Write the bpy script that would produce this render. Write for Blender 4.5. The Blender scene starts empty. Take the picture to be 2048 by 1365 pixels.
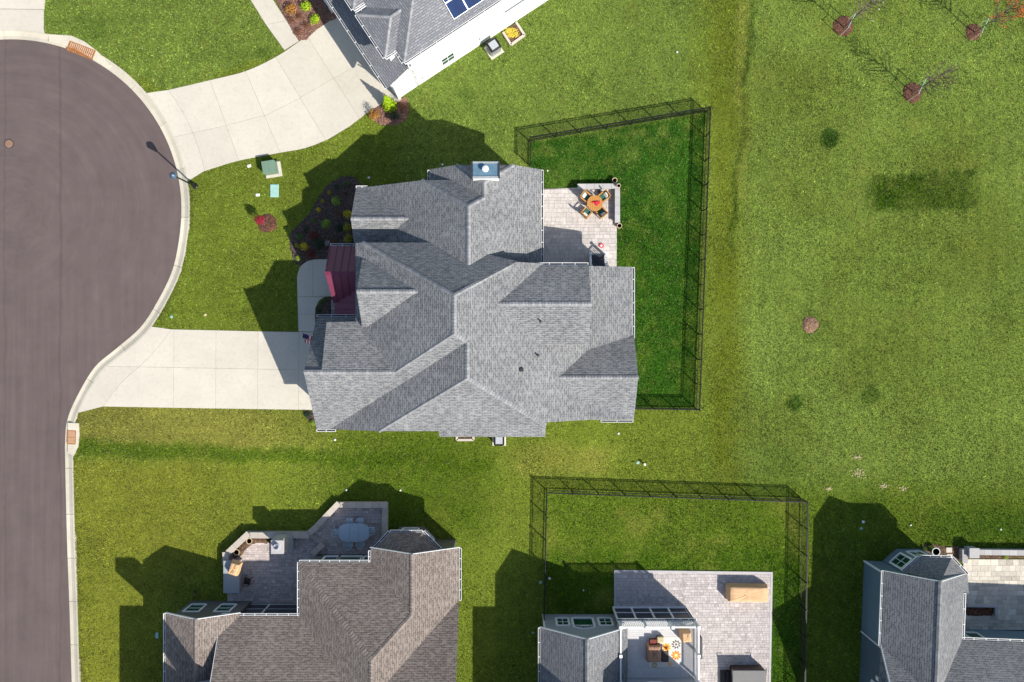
import bpy, bmesh, math, random
import numpy as np
from mathutils import Vector, Matrix, noise
random.seed(7); rng = np.random.default_rng(7)
scene = bpy.context.scene
COL = scene.collection

# ------------------------------------------------------------------ camera, world, sun, exposure
H = 57.0                      # drone height above the lawn, metres
S = 1592.0 / H                # pixels of the 2048 px photograph per metre on the ground
cam_d = bpy.data.cameras.new('camera'); cam = bpy.data.objects.new('camera', cam_d); COL.objects.link(cam)
cam.location = (0, 0, H); cam_d.sensor_width = 36; cam_d.lens = 36 * 1592 / 2048; cam_d.clip_end = 6000
scene.camera = cam
EL = math.radians(41.0); AZX, AZY = 0.742, -0.670          # towards the sun, horizontal
sunv = Vector((AZX * math.cos(EL), AZY * math.cos(EL), math.sin(EL))).normalized()
world = bpy.data.worlds.new('World'); scene.world = world; world.use_nodes = True
nt = world.node_tree; nt.nodes.clear()
sky = nt.nodes.new('ShaderNodeTexSky'); sky.sky_type = 'NISHITA'; sky.sun_disc = False
sky.sun_elevation = EL; sky.sun_rotation = math.atan2(AZX, AZY)
bg = nt.nodes.new('ShaderNodeBackground'); bg.inputs['Strength'].default_value = 0.102
wo = nt.nodes.new('ShaderNodeOutputWorld')
nt.links.new(sky.outputs[0], bg.inputs[0]); nt.links.new(bg.outputs[0], wo.inputs[0])
sl = bpy.data.lights.new('sun', 'SUN'); sl.energy = 4.3; sl.angle = math.radians(0.53); sl.color = (1.0, 0.955, 0.88)
sun = bpy.data.objects.new('sun', sl); COL.objects.link(sun); sun.location = (40, -36, 60)
sun.rotation_euler = sunv.to_track_quat('Z', 'Y').to_euler()
vs = scene.view_settings; vs.view_transform = 'Standard'; vs.look = 'None'; vs.gamma = 1; vs.exposure = 0.66; vs.use_curve_mapping = False
scene.cycles.max_bounces = 6; scene.cycles.diffuse_bounces = 3; scene.cycles.glossy_bounces = 3; scene.cycles.transmission_bounces = 4

# ------------------------------------------------------------------ helpers
def P(ix, iy, z=0.0):
    """pixel of the photograph + height above the lawn -> world point"""
    k = (1 - z / H) / S
    return Vector(((ix - 1024) * k, (682.5 - iy) * k, z))
def P2(ix, iy, z=0.0):
    p = P(ix, iy, z); return (p.x, p.y)
def tag(o, label=None, cat=None, group=None, kind=None):
    if label: o['label'] = label
    if cat: o['category'] = cat
    if group: o['group'] = group
    if kind: o['kind'] = kind
    return o
def thing(name, label, cat, loc=(0, 0, 0), rz=0.0, group=None):
    o = bpy.data.objects.new(name, None); COL.objects.link(o); o.empty_display_size = 0.2
    o.location = loc; o.rotation_euler = (0, 0, rz)
    return tag(o, label, cat, group)
def dup(root, loc=None, rz=None, label=None, group=None, scale=None):
    def cp(o, par):
        c = o.copy(); COL.objects.link(c)
        if par is not None:
            c.parent = par
        for ch in list(o.children): cp(ch, c)
        return c
    r = cp(root, None)
    if loc is not None: r.location = loc
    if rz is not None: r.rotation_euler = (0, 0, rz)
    if scale is not None: r.scale = (scale,) * 3 if not isinstance(scale, tuple) else scale
    if label: r['label'] = label
    if group: r['group'] = group
    return r

class MB:
    def __init__(s): s.v = []; s.f = []; s.m = []; s.t = []; s.cur = 0; s.tint = 1.0
    def face(s, idx): s.f.append(idx); s.m.append(s.cur); s.t.append(s.tint)
    def poly(s, pts):
        n = len(s.v); s.v += [tuple(p) for p in pts]; s.face(list(range(n, n + len(pts)))); return s
    def slab(s, pts, t):
        """3-D polygon with thickness t straight down"""
        n = len(s.v); k = len(pts)
        s.v += [tuple(p) for p in pts] + [(p[0], p[1], p[2] - t) for p in pts]
        s.face(list(range(n, n + k))); s.face(list(range(n + 2 * k - 1, n + k - 1, -1)))
        for i in range(k):
            j = (i + 1) % k; s.face([n + i, n + k + i, n + k + j, n + j])
        return s
    def prism(s, pts, z0, z1):
        return s.slab([(p[0], p[1], z1) for p in pts], z1 - z0)
    def hexa(s, c):
        n = len(s.v); s.v += [tuple(p) for p in c]
        for q in ((0, 3, 2, 1), (4, 5, 6, 7), (0, 1, 5, 4), (1, 2, 6, 5), (2, 3, 7, 6), (3, 0, 4, 7)): s.face([n + i for i in q])
        return s
    def box(s, cx, cy, z0, sx, sy, z1, rz=0.0):
        c, d = math.cos(rz), math.sin(rz); r = []
        for z in (z0, z1):
            for a, b in ((-1, -1), (1, -1), (1, 1), (-1, 1)):
                x, y = a * sx / 2, b * sy / 2; r.append((cx + c * x - d * y, cy + d * x + c * y, z))
        return s.hexa(r)
    def beam(s, p, q, w, h):
        """box from p to q; p,q on its underside centre line, w wide, h high"""
        p, q = Vector(p), Vector(q); d = (q - p); 
        if d.length < 1e-6: return s
        d.normalize(); side = d.cross(Vector((0, 0, 1)))
        if side.length < 1e-4: side = Vector((1, 0, 0))
        side.normalize(); up = side.cross(d).normalized()
        r = []
        for o in (Vector((0, 0, 0)), up * h):
            r += [p - side * w / 2 + o, p + side * w / 2 + o, q + side * w / 2 + o, q - side * w / 2 + o]
        return s.hexa(r)
    def tube(s, path, r, n=6, r2=None):
        pts = [Vector(p) for p in path]; k = len(pts); base = len(s.v)
        for i, p in enumerate(pts):
            d = (pts[min(i + 1, k - 1)] - pts[max(i - 1, 0)]).normalized()
            a = d.cross(Vector((0.13, 0.31, 0.94)));
            if a.length < 1e-3: a = d.cross(Vector((1, 0, 0)))
            a.normalize(); b = d.cross(a); rr = r if r2 is None else r + (r2 - r) * i / max(k - 1, 1)
            s.v += [tuple(p + (a * math.cos(t) + b * math.sin(t)) * rr) for t in [2 * math.pi * j / n for j in range(n)]]
        for i in range(k - 1):
            for j in range(n):
                a0 = base + i * n + j; a1 = base + i * n + (j + 1) % n; s.face([a0, a1, a1 + n, a0 + n])
        s.face([base + j for j in range(n)][::-1]); s.face([base + (k - 1) * n + j for j in range(n)]); return s
    def lathe(s, prof, c=(0, 0, 0), n=20, sy=1.0):
        base = len(s.v); k = len(prof)
        for r, z in prof:
            s.v += [(c[0] + r * math.cos(2 * math.pi * j / n), c[1] + sy * r * math.sin(2 * math.pi * j / n), c[2] + z) for j in range(n)]
        for i in range(k - 1):
            for j in range(n):
                a = base + i * n + j; b = base + i * n + (j + 1) % n; s.face([a, b, b + n, a + n])
        s.face([base + j for j in range(n)][::-1]); s.face([base + (k - 1) * n + j for j in range(n)]); return s
    def build(s, name, mats, parent=None, local=False, smooth=False, uv=True, fix=True, bevel=0.0):
        if not isinstance(mats, (list, tuple)): mats = [mats]
        off = Vector((0, 0, 0)) if (parent is None or local) else world_loc(parent)
        me = bpy.data.meshes.new(name)
        me.from_pydata([(a - off.x, b - off.y, c - off.z) for a, b, c in s.v], [], s.f)
        for m in mats: me.materials.append(M[m] if isinstance(m, str) else m)
        me.polygons.foreach_set('material_index', s.m)
        at = me.attributes.new('tint', 'FLOAT', 'FACE'); at.data.foreach_set('value', s.t)
        if fix or bevel:
            bm = bmesh.new(); bm.from_mesh(me)
            if fix: bmesh.ops.recalc_face_normals(bm, faces=bm.faces)
            if bevel: bmesh.ops.bevel(bm, geom=list(bm.edges), offset=bevel, segments=1, affect='EDGES')
            bm.to_mesh(me); bm.free()
        if smooth: me.polygons.foreach_set('use_smooth', [True] * len(me.polygons))
        if uv: slope_uv(me, off)
        me.update()
        o = bpy.data.objects.new(name, me); COL.objects.link(o)
        if parent is not None: o.parent = parent
        return o
def world_loc(o):
    v = Vector(o.location)
    while o.parent is not None: o = o.parent; v = v + Vector(o.location)
    return v
def slope_uv(me, off=Vector((0, 0, 0))):
    uvl = me.uv_layers.new(name='UVMap'); d = uvl.data
    for p in me.polygons:
        n = p.normal
        if abs(n.z) > 0.9995: u = Vector((1, 0, 0)); w = Vector((0, 1, 0))
        else:
            u = Vector((-n.y, n.x, 0)).normalized(); w = n.cross(u)
        for li in p.loop_indices:
            c = me.vertices[me.loops[li].vertex_index].co + off
            d[li].uv = (c.dot(u), c.dot(w))

def clip(poly, a, b, keep):
    """clip 2-D polygon by the line a->b; keep left (1) or right (-1)"""
    out = []; ax, ay = a; dx, dy = b[0] - ax, b[1] - ay
    def sd(p): return keep * (dx * (p[1] - ay) - dy * (p[0] - ax))
    for i in range(len(poly)):
        p, q = poly[i], poly[(i + 1) % len(poly)]; sp, sq = sd(p), sd(q)
        if sp >= 0: out.append(p)
        if (sp > 0 and sq < 0) or (sp < 0 and sq > 0):
            t = sp / (sp - sq); out.append((p[0] + t * (q[0] - p[0]), p[1] + t * (q[1] - p[1])))
    return out
def area(poly): return 0.5 * sum(poly[i][0] * poly[(i + 1) % len(poly)][1] - poly[(i + 1) % len(poly)][0] * poly[i][1] for i in range(len(poly)))
def ccw(poly): return poly if area(poly) > 0 else poly[::-1]
def inset(poly, d):
    """shrink a simple polygon (mitred)"""
    poly = ccw(poly); n = len(poly); out = []
    for i in range(n):
        p0, p1, p2 = Vector(poly[i - 1]), Vector(poly[i]), Vector(poly[(i + 1) % n])
        e1 = (p1 - p0); e2 = (p2 - p1)
        if e1.length < 1e-6 or e2.length < 1e-6: out.append(tuple(p1)); continue
        e1.normalize(); e2.normalize(); n1 = Vector((-e1.y, e1.x)); n2 = Vector((-e2.y, e2.x))
        m = n1 + n2; q = max(m.dot(n1), 0.35); out.append(tuple(p1 + m * (d / q)))
    return out
def smooth_path(pts, step=0.5):
    pts = [Vector(p) for p in pts]; out = []
    for i in range(len(pts) - 1):
        p0 = pts[max(i - 1, 0)]; p1 = pts[i]; p2 = pts[i + 1]; p3 = pts[min(i + 2, len(pts) - 1)]
        n = max(1, int((p2 - p1).length / step))
        for j in range(n):
            t = j / n
            out.append(0.5 * ((2 * p1) + (p2 - p0) * t + (2 * p0 - 5 * p1 + 4 * p2 - p3) * t * t + (3 * p1 - p0 - 3 * p2 + p3) * t ** 3))
    out.append(pts[-1]); return [tuple(p) for p in out]
def in_poly(X, Y, poly):
    ins = np.zeros(X.shape, bool); n = len(poly)
    for i in range(n):
        x0, y0 = poly[i]; x1, y1 = poly[(i + 1) % n]
        if y0 == y1: continue
        c = ((y0 > Y) != (y1 > Y)) & (X < (x1 - x0) * (Y - y0) / (y1 - y0) + x0); ins ^= c
    return ins
def dist_path(X, Y, path, closed=False):
    d = np.full(X.shape, 1e9); n = len(path)
    for i in range(n if closed else n - 1):
        x0, y0 = path[i]; x1, y1 = path[(i + 1) % n]; dx, dy = x1 - x0, y1 - y0; L = dx * dx + dy * dy + 1e-12
        t = np.clip(((X - x0) * dx + (Y - y0) * dy) / L, 0, 1)
        d = np.minimum(d, np.hypot(X - x0 - t * dx, Y - y0 - t * dy))
    return d
NOGRASS = []          # ground polygons where no lawn grows

# ------------------------------------------------------------------ materials (all procedural)
M = {}
def nodes(name):
    m = bpy.data.materials.new(name); m.use_nodes = True; t = m.node_tree
    b = t.nodes['Principled BSDF']; M[name] = m
    return m, t, b
def N(t, typ, **kw):
    n = t.nodes.new(typ)
    for k, v in kw.items():
        if k in n.inputs and not hasattr(n, k): n.inputs[k].default_value = v
        else: setattr(n, k, v)
    return n
def mixc(t, fac, a, b, mode='MIX'):
    n = t.nodes.new('ShaderNodeMix'); n.data_type = 'RGBA'; n.blend_type = mode
    for s_, v in ((0, fac), (6, a), (7, b)):
        if isinstance(v, (float, int)): n.inputs[s_].default_value = v
        elif isinstance(v, tuple): n.inputs[s_].default_value = (*v, 1) if len(v) == 3 else v
        else: t.links.new(v, n.inputs[s_])
    return n.outputs[2]
def ramp(t, src, stops):
    r = t.nodes.new('ShaderNodeValToRGB'); cr = r.color_ramp
    while len(cr.elements) < len(stops): cr.elements.new(0.5)
    for e, (p, c) in zip(cr.elements, stops): e.position = p; e.color = (*c, 1) if isinstance(c, tuple) else (c, c, c, 1)
    t.links.new(src, r.inputs[0]); return r.outputs[0]
def noise_tex(t, vec, scale, detail=4.0, rough=0.6):
    n = t.nodes.new('ShaderNodeTexNoise'); n.inputs['Scale'].default_value = scale; n.inputs['Detail'].default_value = detail; n.inputs['Roughness'].default_value = rough
    if vec is not None: t.links.new(vec, n.inputs['Vector'])
    return n.outputs['Fac']
def math_n(t, op, a, b=None):
    n = t.nodes.new('ShaderNodeMath'); n.operation = op
    for i, v in enumerate((a, b)):
        if v is None: continue
        if isinstance(v, (int, float)): n.inputs[i].default_value = v
        else: t.links.new(v, n.inputs[i])
    return n.outputs[0]
def bump(t, b, h, strength=0.4, dist=0.02):
    n = t.nodes.new('ShaderNodeBump'); n.inputs['Strength'].default_value = strength; n.inputs['Distance'].default_value = dist
    t.links.new(h, n.inputs['Height']); t.links.new(n.outputs[0], b.inputs['Normal'])
def wpos(t): return t.nodes.new('ShaderNodeNewGeometry').outputs['Position']
def tint_mul(t, col):
    a = t.nodes.new('ShaderNodeAttribute'); a.attribute_name = 'tint'
    return mixc(t, 1.0, col, a.outputs['Color'], 'MULTIPLY')
def plain(name, col, rough=0.6, var=0.12, scale=6.0, bmp=0.0, metal=0.0, spec=0.4, tint=False):
    m, t, b = nodes(name); p = wpos(t)
    f = noise_tex(t, p, scale, 5)
    c = ramp(t, f, [(0.3, tuple(x * (1 - var) for x in col)), (0.7, tuple(min(1, x * (1 + var)) for x in col))])
    if tint: c = tint_mul(t, c)
    t.links.new(c, b.inputs['Base Color']); b.inputs['Roughness'].default_value = rough; b.inputs['Metallic'].default_value = metal
    b.inputs['Specular IOR Level'].default_value = spec
    if bmp: bump(t, b, noise_tex(t, p, scale * 6, 4), bmp, 0.02)
    return m
def shingle(name, ca, cb, cc):
    m, t, b = nodes(name)
    uv = t.nodes.new('ShaderNodeUVMap').outputs[0]
    br = t.nodes.new('ShaderNodeTexBrick'); t.links.new(uv, br.inputs['Vector'])
    br.offset = 0.43; br.squash = 1.0
    for k, v in (('Scale', 1.0), ('Mortar Size', 0.017), ('Mortar Smooth', 0.3), ('Bias', 0.0), ('Brick Width', 0.34), ('Row Height', 0.145)): br.inputs[k].default_value = v
    br.inputs['Color1'].default_value = (*ca, 1); br.inputs['Color2'].default_value = (*cb, 1); br.inputs['Mortar'].default_value = tuple(x * 0.34 for x in ca) + (1,)
    mp = t.nodes.new('ShaderNodeMapping'); mp.inputs['Scale'].default_value = (2.6, 6.9, 1); t.links.new(uv, mp.inputs[0])
    f = noise_tex(t, mp.outputs[0], 1.0, 1)
    c = mixc(t, ramp(t, f, [(0.45, 0.0), (0.62, 0.75)]), br.outputs[0], cc)
    f2 = noise_tex(t, uv, 0.35, 3)
    c = mixc(t, 1.0, c, ramp(t, f2, [(0.3, 0.86), (0.7, 1.12)]), 'MULTIPLY')
    f3 = noise_tex(t, uv, 30, 2)
    c = mixc(t, 1.0, c, ramp(t, f3, [(0.3, 0.88), (0.7, 1.10)]), 'MULTIPLY')
    t.links.new(c, b.inputs['Base Color']); b.inputs['Roughness'].default_value = 0.95; b.inputs['Specular IOR Level'].default_value = 0.15
    # each course steps up at its lower edge
    sx = t.nodes.new('ShaderNodeSeparateXYZ'); t.links.new(uv, sx.inputs[0])
    saw = math_n(t, 'SUBTRACT', 1.0, math_n(t, 'FRACT', math_n(t, 'DIVIDE', sx.outputs[1], 0.145)))
    hgt = math_n(t, 'ADD', saw, math_n(t, 'MULTIPLY', f3, 0.5))
    bump(t, b, hgt, 0.55, 0.012)
    return m
def siding(name, col, step=0.16):
    m, t, b = nodes(name); p = wpos(t)
    sx = t.nodes.new('ShaderNodeSeparateXYZ'); t.links.new(p, sx.inputs[0])
    fr = math_n(t, 'FRACT', math_n(t, 'DIVIDE', sx.outputs[2], step))
    c = mixc(t, 1.0, ramp(t, noise_tex(t, p, 1.7, 4), [(0.3, tuple(x * 0.92 for x in col)), (0.7, tuple(min(1, x * 1.06) for x in col))]), ramp(t, fr, [(0.0, 0.55), (0.1, 1.0)]), 'MULTIPLY')
    t.links.new(c, b.inputs['Base Color']); b.inputs['Roughness'].default_value = 0.55
    bump(t, b, math_n(t, 'SUBTRACT', 1.0, fr), 0.6, 0.015)
def concrete(name, col, stain=0.10):
    m, t, b = nodes(name); p = wpos(t)
    f = noise_tex(t, p, 0.45, 6, 0.65); c = ramp(t, f, [(0.3, tuple(x * (1 - stain) for x in col)), (0.68, col)])
    c = mixc(t, 1.0, c, ramp(t, noise_tex(t, p, 14, 3), [(0.25, 0.93), (0.75, 1.04)]), 'MULTIPLY')
    c = mixc(t, 1.0, c, ramp(t, noise_tex(t, p, 3.2, 5, 0.7), [(0.28, 0.90), (0.5, 1.0)]), 'MULTIPLY')
    c = tint_mul(t, c)
    t.links.new(c, b.inputs['Base Color']); b.inputs['Roughness'].default_value = 0.9; b.inputs['Specular IOR Level'].default_value = 0.2
    bump(t, b, noise_tex(t, p, 60, 3), 0.25, 0.006)
def leafmat(name, col, trans=0.25):
    m, t, b = nodes(name); p = wpos(t)
    c = ramp(t, noise_tex(t, p, 9, 3), [(0.3, tuple(x * 0.7 for x in col)), (0.7, tuple(min(1, x * 1.3) for x in col))])
    c = tint_mul(t, c)
    t.links.new(c, b.inputs['Base Color']); b.inputs['Roughness'].default_value = 0.6; b.inputs['Specular IOR Level'].default_value = 0.25
    tr = t.nodes.new('ShaderNodeBsdfTranslucent'); t.links.new(c, tr.inputs[0])
    mx = t.nodes.new('ShaderNodeMixShader'); mx.inputs[0].default_value = trans
    t.links.new(b.outputs[0], mx.inputs[1]); t.links.new(tr.outputs[0], mx.inputs[2]); t.links.new(mx.outputs[0], t.nodes['Material Output'].inputs[0])
def mulch(name, ca, cb, scale=16):
    m, t, b = nodes(name); p = wpos(t)
    v = t.nodes.new('ShaderNodeTexVoronoi'); v.inputs['Scale'].default_value = scale; t.links.new(p, v.inputs['Vector'])
    sx = t.nodes.new('ShaderNodeSeparateColor'); t.links.new(v.outputs['Color'], sx.inputs[0])
    c = ramp(t, sx.outputs[0], [(0.0, ca), (0.75, cb), (1.0, tuple(min(1, x * 1.7) for x in cb))])
    c = mixc(t, 1.0, c, ramp(t, noise_tex(t, p, 2.5, 4), [(0.3, 0.75), (0.7, 1.15)]), 'MULTIPLY')
    t.links.new(c, b.inputs['Base Color']); b.inputs['Roughness'].default_value = 0.95
    bump(t, b, math_n(t, 'ADD', v.outputs['Distance'], noise_tex(t, p, 40, 2)), 1.0, 0.05)
def glassmat(name, col):
    m, t, b = nodes(name); p = wpos(t)
    t.links.new(ramp(t, noise_tex(t, p, 0.8, 2), [(0.35, tuple(x * 0.6 for x in col)), (0.7, col)]), b.inputs['Base Color'])
    b.inputs['Roughness'].default_value = 0.06; b.inputs['Specular IOR Level'].default_value = 0.6

shingle('shingle_grey', (0.16, 0.166, 0.172), (0.222, 0.226, 0.23), (0.265, 0.262, 0.256))
shingle('shingle_slate', (0.155, 0.16, 0.17), (0.20, 0.20, 0.205), (0.225, 0.225, 0.22))
shingle('shingle_silver', (0.20, 0.205, 0.22), (0.26, 0.26, 0.27), (0.15, 0.155, 0.17))
shingle('shingle_brown', (0.168, 0.138, 0.119), (0.22, 0.184, 0.16), (0.272, 0.228, 0.196))
plain('cap_grey', (0.235, 0.235, 0.24), 0.95, 0.15, 9, 0.4, tint=True)
plain('cap_slate', (0.19, 0.19, 0.19), 0.95, 0.15, 9, 0.4, tint=True)
plain('cap_brown', (0.205, 0.168, 0.145), 0.95, 0.2, 9, 0.4, tint=True)
siding('siding_white', (0.80, 0.80, 0.79)); siding('siding_taupe', (0.115, 0.115, 0.11)); siding('siding_blue', (0.125, 0.19, 0.235)); siding('siding_pale', (0.30, 0.33, 0.36)); siding('siding_cream', (0.55, 0.54, 0.5))
plain('white_paint', (0.78, 0.78, 0.77), 0.4, 0.03, 3); plain('white_trim', (0.74, 0.745, 0.75), 0.45, 0.04, 3)
plain('gutter_dark', (0.03, 0.03, 0.035), 0.7, 0.2, 5)
concrete('concrete', (0.575, 0.53, 0.44)); concrete('kerb_concrete', (0.60, 0.545, 0.43), 0.2); concrete('stone_wall', (0.44, 0.40, 0.37), 0.2); concrete('coping', (0.50, 0.44, 0.375), 0.16); concrete('grey_stone', (0.46, 0.44, 0.43), 0.16)
plain('joint_dirt', (0.16, 0.14, 0.11), 0.95, 0.3, 8); plain('black_metal', (0.012, 0.012, 0.013), 0.45, 0.2, 5); plain('dark_metal', (0.03, 0.035, 0.04), 0.5, 0.2, 5)
plain('paver', (0.50, 0.455, 0.42), 0.9, 0.13, 5, 0.25, tint=True); plain('paver_grey', (0.45, 0.405, 0.385), 0.9, 0.14, 5, 0.25, tint=True); plain('paver_plum', (0.48, 0.415, 0.385), 0.9, 0.16, 5, 0.25, tint=True); plain('paver_sand', (0.52, 0.47, 0.39), 0.9, 0.12, 5, 0.25, tint=True)
plain('burgundy', (0.155, 0.027, 0.058), 0.42, 0.06, 2, spec=0.5)
mulch('mulch_black', (0.032, 0.022, 0.018), (0.105, 0.07, 0.056)); mulch('mulch_red', (0.11, 0.055, 0.04), (0.27, 0.14, 0.10)); mulch('mulch_ring', (0.055, 0.022, 0.012), (0.16, 0.064, 0.036)); mulch('soil', (0.06, 0.035, 0.02), (0.17, 0.10, 0.055)); mulch('old_mulch', (0.13, 0.07, 0.04), (0.27, 0.16, 0.095))
plain('rust', (0.34, 0.135, 0.045), 0.9, 0.35, 9, 0.4); plain('rust_dark', (0.05, 0.02, 0.012), 0.9, 0.4, 6)
plain('transformer_green', (0.15, 0.235, 0.165), 0.45, 0.05, 2); plain('lid_teal', (0.30, 0.50, 0.43), 0.6, 0.12, 6); plain('cap_white', (0.62, 0.65, 0.61), 0.5, 0.06, 8)
plain('lamp_shade_blue', (0.05, 0.09, 0.14), 0.35, 0.15, 4, spec=0.6)
plain('teak', (0.47, 0.22, 0.055), 0.55, 0.15, 9); plain('cushion_green', (0.03, 0.115, 0.085), 0.85, 0.15, 14); plain('pillow', (0.72, 0.68, 0.60), 0.9, 0.15, 12); plain('red_cloth', (0.55, 0.015, 0.035), 0.85, 0.25, 10); plain('terracotta', (0.42, 0.17, 0.095), 0.8, 0.15, 8); plain('pot_rim', (0.62, 0.47, 0.30), 0.7, 0.1, 8); plain('red_plastic', (0.65, 0.06, 0.11), 0.4, 0.1, 6)
plain('tan_cover', (0.60, 0.375, 0.20), 0.85, 0.10, 3, 0.3); plain('brown_cover', (0.36, 0.20, 0.125), 0.85, 0.1, 3); plain('maroon', (0.20, 0.045, 0.03), 0.85, 0.25, 8); plain('dark_brown', (0.05, 0.03, 0.025), 0.6, 0.2, 6); plain('straw', (0.48, 0.40, 0.23), 0.9, 0.2, 9); plain('yellow_leaf', (0.55, 0.42, 0.04), 0.8, 0.4, 20)
plain('orange_print', (0.75, 0.20, 0.03), 0.9, 0.15, 8); plain('yellow_print', (0.80, 0.42, 0.05), 0.9, 0.15, 8); plain('rug', (0.66, 0.63, 0.56), 0.95, 0.08, 12); plain('flag_blue', (0.02, 0.03, 0.13), 0.8, 0.1, 9); plain('flag_red', (0.45, 0.02, 0.03), 0.8, 0.1, 9); plain('bark', (0.12, 0.09, 0.07), 0.9, 0.3, 14, 0.5, tint=True); plain('wood_stake', (0.55, 0.47, 0.36), 0.8, 0.15, 9)
plain('ac_grey', (0.36, 0.38, 0.40), 0.5, 0.1, 5, metal=0.2); plain('granite', (0.30, 0.33, 0.35), 0.4, 0.25, 40); plain('metal_table', (0.36, 0.44, 0.50), 0.45, 0.12, 30, metal=0.2); plain('deck_grey', (0.52, 0.51, 0.50), 0.8, 0.08, 4); plain('steel', (0.55, 0.57, 0.60), 0.3, 0.1, 6, metal=0.8); plain('chase_metal', (0.17, 0.29, 0.37), 0.35, 0.15, 3, metal=0.5); plain('tub_grey', (0.16, 0.155, 0.15), 0.7, 0.06, 3); plain('copper', (0.34, 0.20, 0.13), 0.55, 0.4, 14, metal=0.3); plain('slat_dark', (0.045, 0.05, 0.06), 0.6, 0.15, 6)
glassmat('glass_dark', (0.02, 0.06, 0.09)); glassmat('glass_green', (0.015, 0.085, 0.05)); glassmat('solar', (0.008, 0.032, 0.11)); plain('screen', (0.035, 0.04, 0.055), 0.5, 0.3, 2)
for nm, c in (('leaf_lime', (0.28, 0.42, 0.045)), ('leaf_green', (0.085, 0.18, 0.03)), ('leaf_dark', (0.03, 0.07, 0.03)), ('leaf_yellow', (0.60, 0.50, 0.025)), ('leaf_olive', (0.32, 0.32, 0.03)), ('leaf_red', (0.17, 0.025, 0.02)), ('leaf_rust', (0.22, 0.085, 0.035)), ('leaf_maple', (0.34, 0.025, 0.05)), ('leaf_orange', (0.62, 0.14, 0.02)), ('leaf_pale', (0.50, 0.50, 0.48)), ('leaf_amber', (0.45, 0.22, 0.04)), ('leaf_bright', (0.40, 0.58, 0.02))): leafmat(nm, c)

# ------------------------------------------------------------------ street, kerb
edge = [(230, 4200), (190, 3000), (160, 2000), (140, 1291), (133, 1089), (129, 919), (129, 885), (133, 842), (152, 795), (188, 735), (231, 698), (280, 655), (313, 605), (343, 543), (357, 480)]
edge += [(20 + 342 * math.cos(math.radians(a)), 420 - 342 * math.sin(math.radians(a))) for a in range(0, 91, 9)]
edge = edge + [(40 - x, y) for x, y in edge[::-1][1:]]
ROAD = smooth_path([P2(*p) for p in edge], 0.45)                # street edge, runs anticlockwise round the bulb
KW = 0.62
def offset_path(path, d):
    out = []
    for i in range(len(path)):
        a = Vector(path[max(i - 1, 0)]); b = Vector(path[min(i + 1, len(path) - 1)]); t = (b - a).normalized()
        out.append((path[i][0] + t.y * d, path[i][1] - t.x * d))
    return out
KERB_BACK = offset_path(ROAD, KW)
NOGRASS.append(offset_path(ROAD, KW + 0.02))
def asphalt():
    m, t, b = nodes('asphalt'); p = wpos(t)
    mp = t.nodes.new('ShaderNodeMapping'); mp.inputs['Scale'].default_value = (2.2, 0.09, 1); t.links.new(p, mp.inputs[0])
    st = noise_tex(t, mp.outputs[0], 1.0, 5, 0.6)
    # polar coordinates round the bulb: tyre scrub runs in arcs
    cx, cy = P2(20, 420); sb = t.nodes.new('ShaderNodeVectorMath'); sb.operation = 'SUBTRACT'; t.links.new(p, sb.inputs[0]); sb.inputs[1].default_value = (cx, cy, 0)
    ln = t.nodes.new('ShaderNodeVectorMath'); ln.operation = 'LENGTH'; t.links.new(sb.outputs[0], ln.inputs[0])
    sx = t.nodes.new('ShaderNodeSeparateXYZ'); t.links.new(sb.outputs[0], sx.inputs[0])
    an = math_n(t, 'ARCTAN2', sx.outputs[1], sx.outputs[0])
    cb = t.nodes.new('ShaderNodeCombineXYZ'); t.links.new(math_n(t, 'MULTIPLY', ln.outputs['Value'], 1.9), cb.inputs[0]); t.links.new(math_n(t, 'MULTIPLY', an, 1.3), cb.inputs[1])
    ar = noise_tex(t, cb.outputs[0], 1.0, 6, 0.72)
    inb = math_n(t, 'GREATER_THAN', sx.outputs[1], -3.0)
    wob0 = math_n(t, 'MULTIPLY', math_n(t, 'SUBTRACT', noise_tex(t, p, 0.12, 2), 0.5), 14.0)
    f = mixc(t, ramp(t, math_n(t, 'DIVIDE', math_n(t, 'ADD', math_n(t, 'ADD', sx.outputs[1], 9.0), wob0), 10.0), [(0.0, 0.0), (1.0, 1.0)]), st, ar)
    c = ramp(t, f, [(0.22, (0.102, 0.078, 0.073)), (0.5, (0.118, 0.0905, 0.085)), (0.82, (0.140, 0.110, 0.103))])
    c = mixc(t, 1.0, c, ramp(t, noise_tex(t, p, 0.5, 5, 0.7), [(0.3, 0.9), (0.7, 1.1)]), 'MULTIPLY')
    c = mixc(t, 1.0, c, ramp(t, noise_tex(t, p, 30, 3, 0.8), [(0.25, 0.72), (0.75, 1.28)]), 'MULTIPLY')
    # paving seams along the street
    s2 = t.nodes.new('ShaderNodeSeparateXYZ'); t.links.new(p, s2.inputs[0]); wob = math_n(t, 'MULTIPLY', math_n(t, 'SUBTRACT', noise_tex(t, p, 0.35, 3), 0.5), 0.5)
    for x0, w, k in ((P(119, 682).x, 0.055, 0.82), (P(8, 682).x, 0.04, 0.86), (P(45, 682).x, 0.7, 0.96)):
        dd = math_n(t, 'ABSOLUTE', math_n(t, 'SUBTRACT', math_n(t, 'ADD', s2.outputs[0], wob), x0))
        c = mixc(t, 1.0, c, ramp(t, math_n(t, 'DIVIDE', dd, w * 3), [(0.0, k), (0.9, 1.0)]), 'MULTIPLY')
    t.links.new(c, b.inputs['Base Color']); b.inputs['Roughness'].default_value = 0.92; b.inputs['Specular IOR Level'].default_value = 0.2
    bump(t, b, noise_tex(t, p, 55, 3), 0.5, 0.01)
asphalt()
b = MB(); b.poly([(x, y, -0.10) for x, y in offset_path(ROAD, 0.05)]); st = b.build('street', 'asphalt', uv=False); tag(st, kind='structure')
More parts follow.
